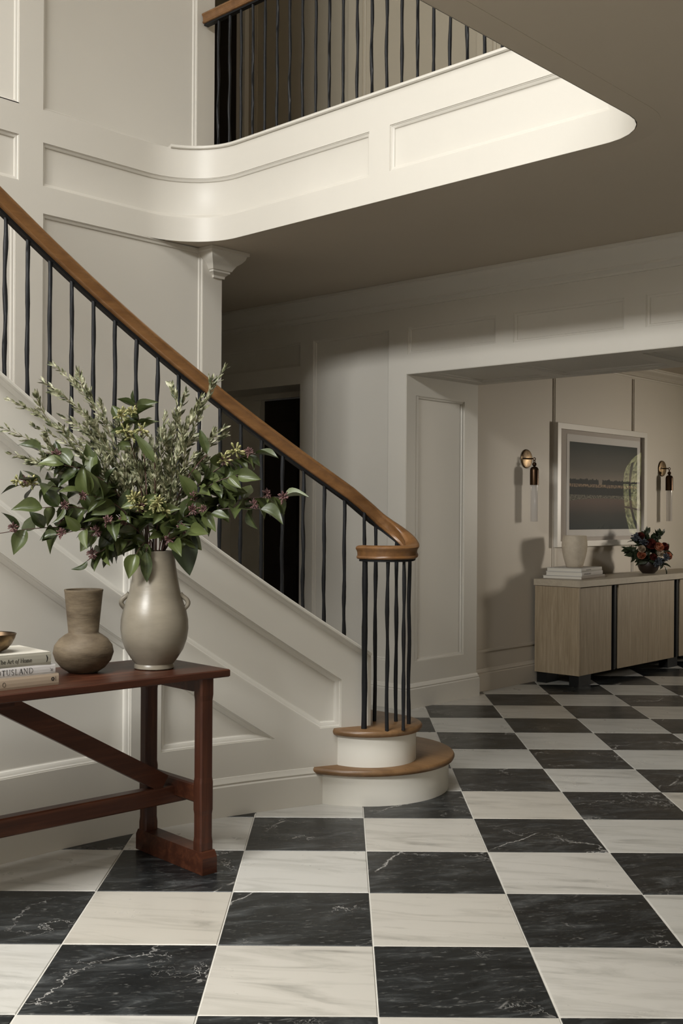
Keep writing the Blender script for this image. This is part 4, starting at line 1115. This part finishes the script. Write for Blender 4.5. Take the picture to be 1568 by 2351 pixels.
# ------------------------------------------------------------------ side room cabinet and what stands on it
cab = thing('sideboard', 'pale grey-brown oak sideboard with stone top and black recessed handles', 'cabinet', (7.845, 4.622, 0))
CL, CD, ZB, ZT = 2.62, 0.415, 0.088, 0.797
MB().box((0.0, 0.0, ZB), (0.022, CD, ZT)).build('end_panel', M['cabinet'], cab)
MB().box((CL-0.022, 0.0, ZB), (CL, CD, ZT)).build('end_panel', M['cabinet'], cab)
MB().box((0.022, 0.024, ZB), (CL-0.022, CD, ZT)).build('carcass', M['black'], cab)
MB().box((-0.012, -0.014, ZT+0.003), (CL+0.012, CD+0.005, 0.853), 0.002).build('top', M['cab_top'], cab)
edges = [(0.026, 0.520), (0.640, 1.163), (1.168, 1.665), (1.785, 2.19), (2.195, 2.594)]
for a, b in edges: MB().box((a, 0.0, ZB), (b, 0.020, ZT-0.004), 0.0012).build('door', M['cabinet'], cab)
for a, b in ((0.522, 0.638), (1.667, 1.783)):
    MB().box((a, 0.012, ZB), (b, 0.023, ZT-0.004)).build('handle_recess', M['black'], cab)
    MB().box((a+0.045, -0.002, ZB), (a+0.060, 0.012, ZT-0.004)).build('pull_bar', M['black'], cab)
for a in (0.0, 1.55, CL-0.20):
    MB().box((a+0.02, 0.012, 0.0), (a+0.21, 0.10, ZB)).build('foot', M['black'], cab)
    MB().box((a+0.02, CD-0.10, 0.0), (a+0.21, CD-0.01, ZB)).build('foot', M['black'], cab)
CT = 0.853
M['bk_c1'] = paper('pale_grey_jacket', (0.46, 0.44, 0.41)); M['bk_c2'] = paper('white_gloss', (0.55, 0.53, 0.51), 0.3); M['bk_c3'] = paper('taupe_jacket', (0.20, 0.165, 0.13))
z = CT; GC = 'books stacked on the sideboard'
for k, (lb, cov, topm, w, d, h, rz, ox, oy) in enumerate((('taupe book with pale edges at the bottom of the sideboard stack', 'bk_c3', 'bk_c1', 0.50, 0.345, 0.026, 8, 0, 0), ('white book with lettered spine in the middle of the sideboard stack', 'bk_c2', 'bk_c2', 0.47, 0.315, 0.034, 9, 0.0, 0.0), ('pale grey book directly under the cream clay vase', 'bk_c1', 'bk_c1', 0.45, 0.305, 0.030, 8.5, 0.0, 0.004))):
    rz = R(rz)
    b = book('picture_book', lb, bk_center(8.0+ox, 4.690+oy, rz, -w, d) + UP*z, rz, w, d, h, M[cov], M[topm], GC)
    mb = MB()
    rnd = random.Random(k+5); x = -w/2 + (0.05 if k == 1 else 0.10)
    n = 9 if k == 1 else 7
    for i in range(n):                                        # spine lettering too small to read
        a = rnd.uniform(0.008, 0.016)
        if k == 1: mb.box((x, -d/2-0.0028, 0.010), (x+a*0.45, -d/2-0.002, 0.024))
        else: mb.box((x, -d/2-0.0028, 0.011), (x+a*0.5, -d/2-0.002, 0.019))
        x += a+0.005
    if k != 0 : mb.build('spine_title', M['ink'], b)
    z += h+0.0005
cv = thing('cream_vase', 'rough cream clay vase standing on the sideboard books', 'vase', (8.155, 4.852, z))
MB().lathe([(0.062, 0.0), (0.068, 0.003), (0.078, 0.035), (0.092, 0.085), (0.1025, 0.135), (0.1065, 0.18), (0.104, 0.222), (0.098, 0.250), (0.0995, 0.262), (0.094, 0.265), (0.090, 0.25), (0.096, 0.2), (0.094, 0.14), (0.07, 0.04), (0.0, 0.02)], 40).build('body', M['cream'], cv, 50)

bowl_c = Vector((9.36, 4.80, CT))
fb = thing('dark_bowl', 'round dark brown bowl of mixed flowers on the sideboard', 'bowl', bowl_c)
M['umber'] = mat('umber_glaze', (0.022, 0.013, 0.009), 0.4)
MB().lathe([(0.050, 0.0), (0.056, 0.003), (0.082, 0.030), (0.097, 0.068), (0.100, 0.095), (0.092, 0.128), (0.080, 0.145), (0.076, 0.143), (0.088, 0.11), (0.08, 0.05), (0.0, 0.02)], 36).build('body', M['umber'], fb, 50)
M['peach'] = mat('peach_petal', (0.56, 0.22, 0.12), 0.6); M['ivory'] = mat('ivory_petal', (0.56, 0.46, 0.34), 0.6); M['burg'] = mat('burgundy_petal', (0.13, 0.022, 0.014), 0.6); M['bluef'] = mat('slate_blue_petal', (0.045, 0.052, 0.064), 0.6); M['fol'] = mat('deep_foliage', (0.028, 0.038, 0.017), 0.5)
def rose_mesh(seed, r, dense=1.0):
    rnd = random.Random(seed); mb = MB()
    for layer, (n, rr, zz, op) in enumerate(((3, 0.28, 0.95, 0.15), (4, 0.50, 0.85, 0.35), (5, 0.75, 0.65, 0.6), (6, 1.0, 0.40, 1.0))):
        for i in range(n):
            a0 = 2*math.pi*(i/n) + layer*0.7 + rnd.uniform(-0.15, 0.15); wd = math.pi/n*1.45
            vs = []
            for p in range(5):
                for q in range(5):
                    a = a0 + wd*(q/4-0.5)*2; t_ = p/4
                    edge = 1 - 0.22*abs(q/4-0.5)*2*t_
                    rad = r*rr*(0.35 + 0.65*math.sin(t_*math.pi*0.62)) + r*0.18*op*max(0, t_-0.7)
                    vs.append((rad*math.cos(a), rad*math.sin(a), r*(-0.55 + (0.55+zz)*t_*edge - 0.25*op*max(0, t_-0.75))))
            mb.add(vs, [(p*5+q, p*5+q+1, (p+1)*5+q+1, (p+1)*5+q) for p in range(4) for q in range(4)])
    return mb.mesh('rose', 60)
def bloom(name, label, cat, px, py, dy, r, m_, seed, face=(0, -1, 0.45)):
    """flower whose stem runs down into the bowl"""
    base = bowl_c + UP*0.13
    off = Vector(((px-1522)/255.0, dy, (1281-py)/255.0))
    pos = base + RIGHT*off.x + FWD*off.y + UP*off.z
    th = thing(name, label, cat, pos, 0, 'flowers in the dark bowl')
    r *= 1.25
    zd = (RIGHT*(face[0]+off.x*2.5) + FWD*face[1] + UP*face[2]).normalized()
    if name == 'thistle': me = cluster(34, r*1.3, seed, 0.8)
    else: me = rose_mesh(seed, r)
    me.materials.append(m_)
    o = bpy.data.objects.new('bloom', me); COL.objects.link(o); o.parent = th
    place(o, Vector((0, 0, 0)), zd.orthogonal(), zd, 1.0)
    e = base - UP*0.06 + (pos-base)*0.12 - pos
    MB().tube(bez(Vector((0, 0, 0)) - zd*r*0.4, e*0.5 - zd*0.02, e, 6), 0.003, 5).build('stem', M['fol'], th, 60)
bloom('rose', 'largest peach rose facing forward right of centre in the dark bowl', 'flower', 1536, 1252, -0.14, 0.034, M['peach'], 1)
bloom('rose', 'peach rose low on the left over the bowl rim', 'flower', 1496, 1271, -0.14, 0.032, M['peach'], 2)
bloom('rose', 'peach rose at the right edge of the flowers', 'flower', 1560, 1273, -0.10, 0.030, M['peach'], 3)
bloom('rose', 'ivory rose above the low left peach rose', 'flower', 1496, 1257, -0.15, 0.028, M['ivory'], 4)
bloom('rose', 'ivory rose under the largest peach rose', 'flower', 1538, 1266, -0.15, 0.028, M['ivory'], 5)
bloom('dahlia', 'burgundy dahlia in the centre of the bowl flowers', 'flower', 1519, 1246, -0.12, 0.040, M['burg'], 6)
bloom('dahlia', 'burgundy dahlia at the top of the bowl flowers', 'flower', 1500, 1228, -0.04, 0.030, M['burg'], 7)
bloom('dahlia', 'burgundy dahlia right of the largest peach rose', 'flower', 1553, 1252, -0.08, 0.032, M['burg'], 8)
bloom('dahlia', 'small burgundy dahlia just above the bowl rim', 'flower', 1522, 1275, -0.15, 0.026, M['burg'], 9)
bloom('thistle', 'slate blue thistle at left above the ivory rose', 'flower', 1504, 1242, -0.10, 0.030, M['bluef'], 10)
bloom('thistle', 'slate blue thistle low beside the lower ivory rose', 'flower', 1551, 1275, -0.16, 0.026, M['bluef'], 11)
bloom('thistle', 'slate blue spiky thistle at upper left', 'flower', 1487, 1229, -0.06, 0.026, M['bluef'], 12)
bloom('thistle', 'blue-grey flower hanging over the bowl front', 'flower', 1535, 1287, -0.14, 0.034, M['bluef'], 13)
FLM = leaf_mesh('leaf', 0.26, 0.2, 0.2, 0.5, 21); FLM.materials.append(M['fol'])
for k, (lb, px, py, dy) in enumerate((('dark leafy sprig sticking out furthest left over the sideboard', 1463, 1260, -0.05), ('dark leafy sprig at the top of the bowl flowers', 1512, 1222, 0.0), ('dark leafy sprig at upper right of the bowl flowers', 1551, 1222, 0.0), ('dark leafy sprig hanging right of the bowl', 1553, 1298, -0.10), ('dark leafy sprig behind the centre flowers', 1530, 1238, 0.03), ('dark leafy sprig low at left behind the peach rose', 1482, 1272, -0.05), ('dark leafy sprig in front of the bowl rim', 1512, 1284, -0.12), ('dark leafy sprig at the right picture edge', 1567, 1260, 0.0), ('dark leafy sprig behind the upper left thistle', 1494, 1240, 0.02))):
    rnd = random.Random(500+k); base = bowl_c + UP*0.13
    off = RIGHT*((px-1522)/255.0) + FWD*dy + UP*((1281-py)/255.0)
    th = thing('foliage_sprig', lb, 'foliage', base, 0, 'foliage in the dark bowl')
    P_ = bez(Vector((0, 0, -0.06)), Vector((off.x*0.3, off.y*0.3, max(0.05, off.z*0.8))), off, 10)
    MB().tube(P_, 0.0022, 5).build('stem', M['fol'], th, 60)
    for i in range(26):
        p = P_[3 + (i*7)//26] if i < 25 else P_[-1]
        o = bpy.data.objects.new('leaf', FLM); COL.objects.link(o); o.parent = th
        place(o, p, Vector((rnd.gauss(0, 1), rnd.gauss(0, 1), rnd.gauss(0.1, 0.8))) + off.normalized(), Vector((rnd.uniform(-0.5, 0.5), -1, rnd.uniform(0, 1))), rnd.uniform(0.055, 0.105))

# ------------------------------------------------------------------ framed photograph
pic = thing('framed_picture', 'large white-framed landscape photograph under glass above the sideboard', 'picture', (8.165, VS, 1.105))
PW, PH, FD = 1.592, 1.062, 0.047
M['frame'] = mat('white_lacquer_frame', (0.60, 0.56, 0.50), 0.35)
for a, b in (((0, -FD, 0), (0.052, -0.001, PH)), ((PW-0.052, -FD, 0), (PW, -0.001, PH)), ((0.052, -FD, 0), (PW-0.052, -0.001, 0.052)), ((0.052, -FD, PH-0.052), (PW-0.052, -0.001, PH))):
    MB().box(a, b, 0.002).build('frame_bar', M['frame'], pic)
M['mount'] = mat('mount_board', (0.55, 0.50, 0.46), 0.9); M['sheet'] = mat('print_paper', (0.60, 0.57, 0.54), 0.6)
MB().box((0.05, -0.016, 0.05), (PW-0.05, -0.004, PH-0.05)).build('mount', M['mount'], pic)
MB().box((0.190, -0.019, 0.085), (1.50, -0.016, 0.975)).build('sheet', M['sheet'], pic)
# printed view: dusk sky, line of clipped trees and long building, still pond
m = mat('pond_photograph', (0.1, 0.1, 0.1), 0.6, 0, 0.2); t = NT(m); M['photo'] = m
tc = t.n('ShaderNodeTexCoord'); sp = t.n('ShaderNodeSeparateXYZ'); t.l(tc.outputs['Generated'], sp.inputs[0])
gx, gz = sp.outputs[0], sp.outputs[2]
def mth(op, a, b=None):
    o = t.n('ShaderNodeMath', operation=op)
    for i, v in enumerate((a, b)):
        if v is None: continue
        if hasattr(v, 'links'): t.l(v, o.inputs[i])
        else: o.inputs[i].default_value = v
    return o.outputs[0]
def cmb(x, z): o = t.n('ShaderNodeCombineXYZ'); t.l(x, o.inputs[0]); t.l(z, o.inputs[1]); return o.outputs[0]
sky = t.ramp(gz, [(0.50, (0.30, 0.25, 0.20)), (0.70, (0.12, 0.11, 0.09)), (1.0, (0.022, 0.030, 0.026))])
wat = t.ramp(mth('ADD', gz, mth('MULTIPLY', t.noise(cmb(mth('MULTIPLY', gx, 14.0), mth('MULTIPLY', gz, 2.5)), 1.0, 4), 0.05)), [(0.06, (0.018, 0.025, 0.023)), (0.20, (0.040, 0.036, 0.030)), (0.36, (0.13, 0.085, 0.065))])
treeh = mth('ADD', 0.515, mth('MULTIPLY', t.noise(cmb(mth('MULTIPLY', gx, 22.0), gz), 1.0, 6, 0.8), 0.13))
gap = mth('MULTIPLY', t.ramp(mth('ABSOLUTE', mth('SUBTRACT', gx, 0.435)), [(0.008, (1, 1, 1)), (0.03, (0, 0, 0))]), 0.14)
tm = mth('LESS_THAN', gz, mth('SUBTRACT', treeh, gap))
c = t.mix(tm, sky, (0.008, 0.009, 0.006))
bm_ = mth('MULTIPLY', mth('GREATER_THAN', gz, 0.485), mth('LESS_THAN', gz, 0.525))
bldg = t.ramp(t.noise(cmb(mth('MULTIPLY', gx, 70.0), mth('MULTIPLY', gz, 30.0)), 1.0, 2), [(0.42, (0.05, 0.03, 0.018)), (0.58, (0.34, 0.24, 0.15))])
c = t.mix(bm_, c, bldg)
hed = mth('LESS_THAN', gz, mth('ADD', 0.475, mth('MULTIPLY', t.noise(cmb(mth('MULTIPLY', gx, 24.0), gz), 1.0, 4), 0.03)))
c = t.mix(hed, c, (0.008, 0.009, 0.005))
bank = mth('LESS_THAN', gz, 0.40)
c = t.mix(bank, c, t.ramp(t.noise(cmb(mth('MULTIPLY', gx, 55.0), mth('MULTIPLY', gz, 60.0)), 1.0, 3), [(0.40, (0.03, 0.028, 0.018)), (0.62, (0.22, 0.20, 0.15))]))
shore = mth('LESS_THAN', gz, mth('SUBTRACT', 0.365, mth('MULTIPLY', mth('POWER', mth('ABSOLUTE', mth('SUBTRACT', gx, 0.5)), 2.0), 0.14)))
c = t.mix(shore, c, wat); t.base(c)
MB().box((0.236, -0.0205, 0.148), (1.445, -0.019, 0.912)).build('print', M['photo'], pic)
def thin_fresnel(nt, f0):
    lw = nt.nodes.new('ShaderNodeLayerWeight'); p = nt.nodes.new('ShaderNodeMath'); p.operation = 'POWER'; p.inputs[1].default_value = 5.0
    k = nt.nodes.new('ShaderNodeMath'); k.operation = 'MULTIPLY_ADD'; k.inputs[1].default_value = 1-f0; k.inputs[2].default_value = f0
    lw.inputs[0].default_value = 0.5
    nt.links.new(lw.outputs['Facing'], p.inputs[0]); nt.links.new(p.outputs[0], k.inputs[0]); return k.outputs[0]
m = bpy.data.materials.new('bowed_glazing'); m.use_nodes = True; nt = m.node_tree; nt.nodes.clear()
out = nt.nodes.new('ShaderNodeOutputMaterial'); mx = nt.nodes.new('ShaderNodeMixShader'); tr_ = nt.nodes.new('ShaderNodeBsdfTransparent'); gl = nt.nodes.new('ShaderNodeBsdfGlossy'); fz = thin_fresnel(nt, 0.035)
gl.inputs['Roughness'].default_value = 0.01; tr_.inputs[0].default_value = (0.97, 0.97, 0.97, 1)
nt.links.new(fz, mx.inputs[0]); nt.links.new(tr_.outputs[0], mx.inputs[1]); nt.links.new(gl.outputs[0], mx.inputs[2]); nt.links.new(mx.outputs[0], out.inputs[0])
gm = MB(); nx, nz = 20, 10; vs = []
for j in range(nz+1):
    for i in range(nx+1):
        a, b = i/nx, j/nz; bow = 0.007*math.sin(math.pi*a)*math.sin(math.pi*b)
        vs.append((0.05+(PW-0.10)*a, -0.030-bow, 0.05+(PH-0.10)*b))
gm.add(vs, [(j*(nx+1)+i, j*(nx+1)+i+1, (j+1)*(nx+1)+i+1, (j+1)*(nx+1)+i) for j in range(nz) for i in range(nx)])
gm.build('glazing', m, pic, 60, False, False)

# ------------------------------------------------------------------ wall sconces
M['dbronze'] = mat('dark_bronze', (0.055, 0.030, 0.015), 0.32, 0.85)
m = bpy.data.materials.new('frosted_glass'); m.use_nodes = True; nt = m.node_tree; nt.nodes.clear(); M['glass'] = m
out = nt.nodes.new('ShaderNodeOutputMaterial'); m1 = nt.nodes.new('ShaderNodeMixShader'); m2 = nt.nodes.new('ShaderNodeMixShader')
tr_ = nt.nodes.new('ShaderNodeBsdfTransparent'); df = nt.nodes.new('ShaderNodeBsdfTranslucent'); d0 = nt.nodes.new('ShaderNodeBsdfDiffuse'); gl = nt.nodes.new('ShaderNodeBsdfGlossy'); m0 = nt.nodes.new('ShaderNodeMixShader'); fz = thin_fresnel(nt, 0.04)
df.inputs[0].default_value = (0.8, 0.78, 0.76, 1); d0.inputs[0].default_value = (0.72, 0.69, 0.67, 1); gl.inputs['Roughness'].default_value = 0.12; m0.inputs[0].default_value = 0.5; m1.inputs[0].default_value = 0.58
nt.links.new(df.outputs[0], m0.inputs[1]); nt.links.new(d0.outputs[0], m0.inputs[2]); nt.links.new(tr_.outputs[0], m1.inputs[1]); nt.links.new(m0.outputs[0], m1.inputs[2])
nt.links.new(fz, m2.inputs[0]); nt.links.new(m1.outputs[0], m2.inputs[1]); nt.links.new(gl.outputs[0], m2.inputs[2]); nt.links.new(m2.outputs[0], out.inputs[0])
def sconce(label, u):
    s_ = thing('wall_sconce', label, 'sconce', (u, VS, 1.84), 0, 'sconces flanking the picture')
    pl = MB(); n = 36; pr = [(0.078, 0.0), (0.078, 0.006), (0.074, 0.012), (0.060, 0.015), (0.0, 0.016)]
    vs = [(r_*math.cos(2*math.pi*i/n), -d_, r_*math.sin(2*math.pi*i/n)) for r_, d_ in pr for i in range(n)]
    pl.add(vs, [(j*n+i, (j+1)*n+i, (j+1)*n+(i+1) % n, j*n+(i+1) % n) for j in range(4) for i in range(n)]); pl.build('wall_plate', M['brass'], s_, 40)
    MB().tube([(0, -0.014, 0), (0, -0.074, 0.0)], 0.006, 10).build('arm', M['dbronze'], s_, 60)
    for zc, nm in ((0.0, 'ring'), (-0.020, 'ring')):
        MB().tube([(0.0 if nm == 'ring' and zc == 0 else 0.010*math.cos(2*math.pi*i/16), -0.080 + (0.010*math.cos(2*math.pi*i/16) if zc == 0 else 0), zc - 0.004 + 0.011*math.sin(2*math.pi*i/16)) for i in range(17)], 0.0035, 8, False).build('ring', M['dbronze'], s_, 60)
    MB().lathe([(0.001, -0.030), (0.012, -0.033), (0.018, -0.042), (0.018, -0.052), (0.012, -0.061), (0.006, -0.065)], 20, (0, -0.080, 0), False).build('ball', M['dbronze'], s_, 60)
    MB().lathe([(0.006, -0.064), (0.014, -0.066), (0.026, -0.072), (0.033, -0.082), (0.036, -0.097), (0.036, -0.215), (0.034, -0.216), (0.032, -0.10)], 28, (0, -0.080, 0), False).build('cap', M['dbronze'], s_, 40)
    MB().lathe([(0.0285, -0.205), (0.0285, -0.513), (0.0270, -0.515), (0.0, -0.515)], 28, (0, -0.080, 0), False).build('glass_tube', M['glass'], s_, 40)
sconce('bronze wall sconce with frosted tube left of the picture', 7.752)
sconce('bronze wall sconce with frosted tube right of the picture', 10.15)
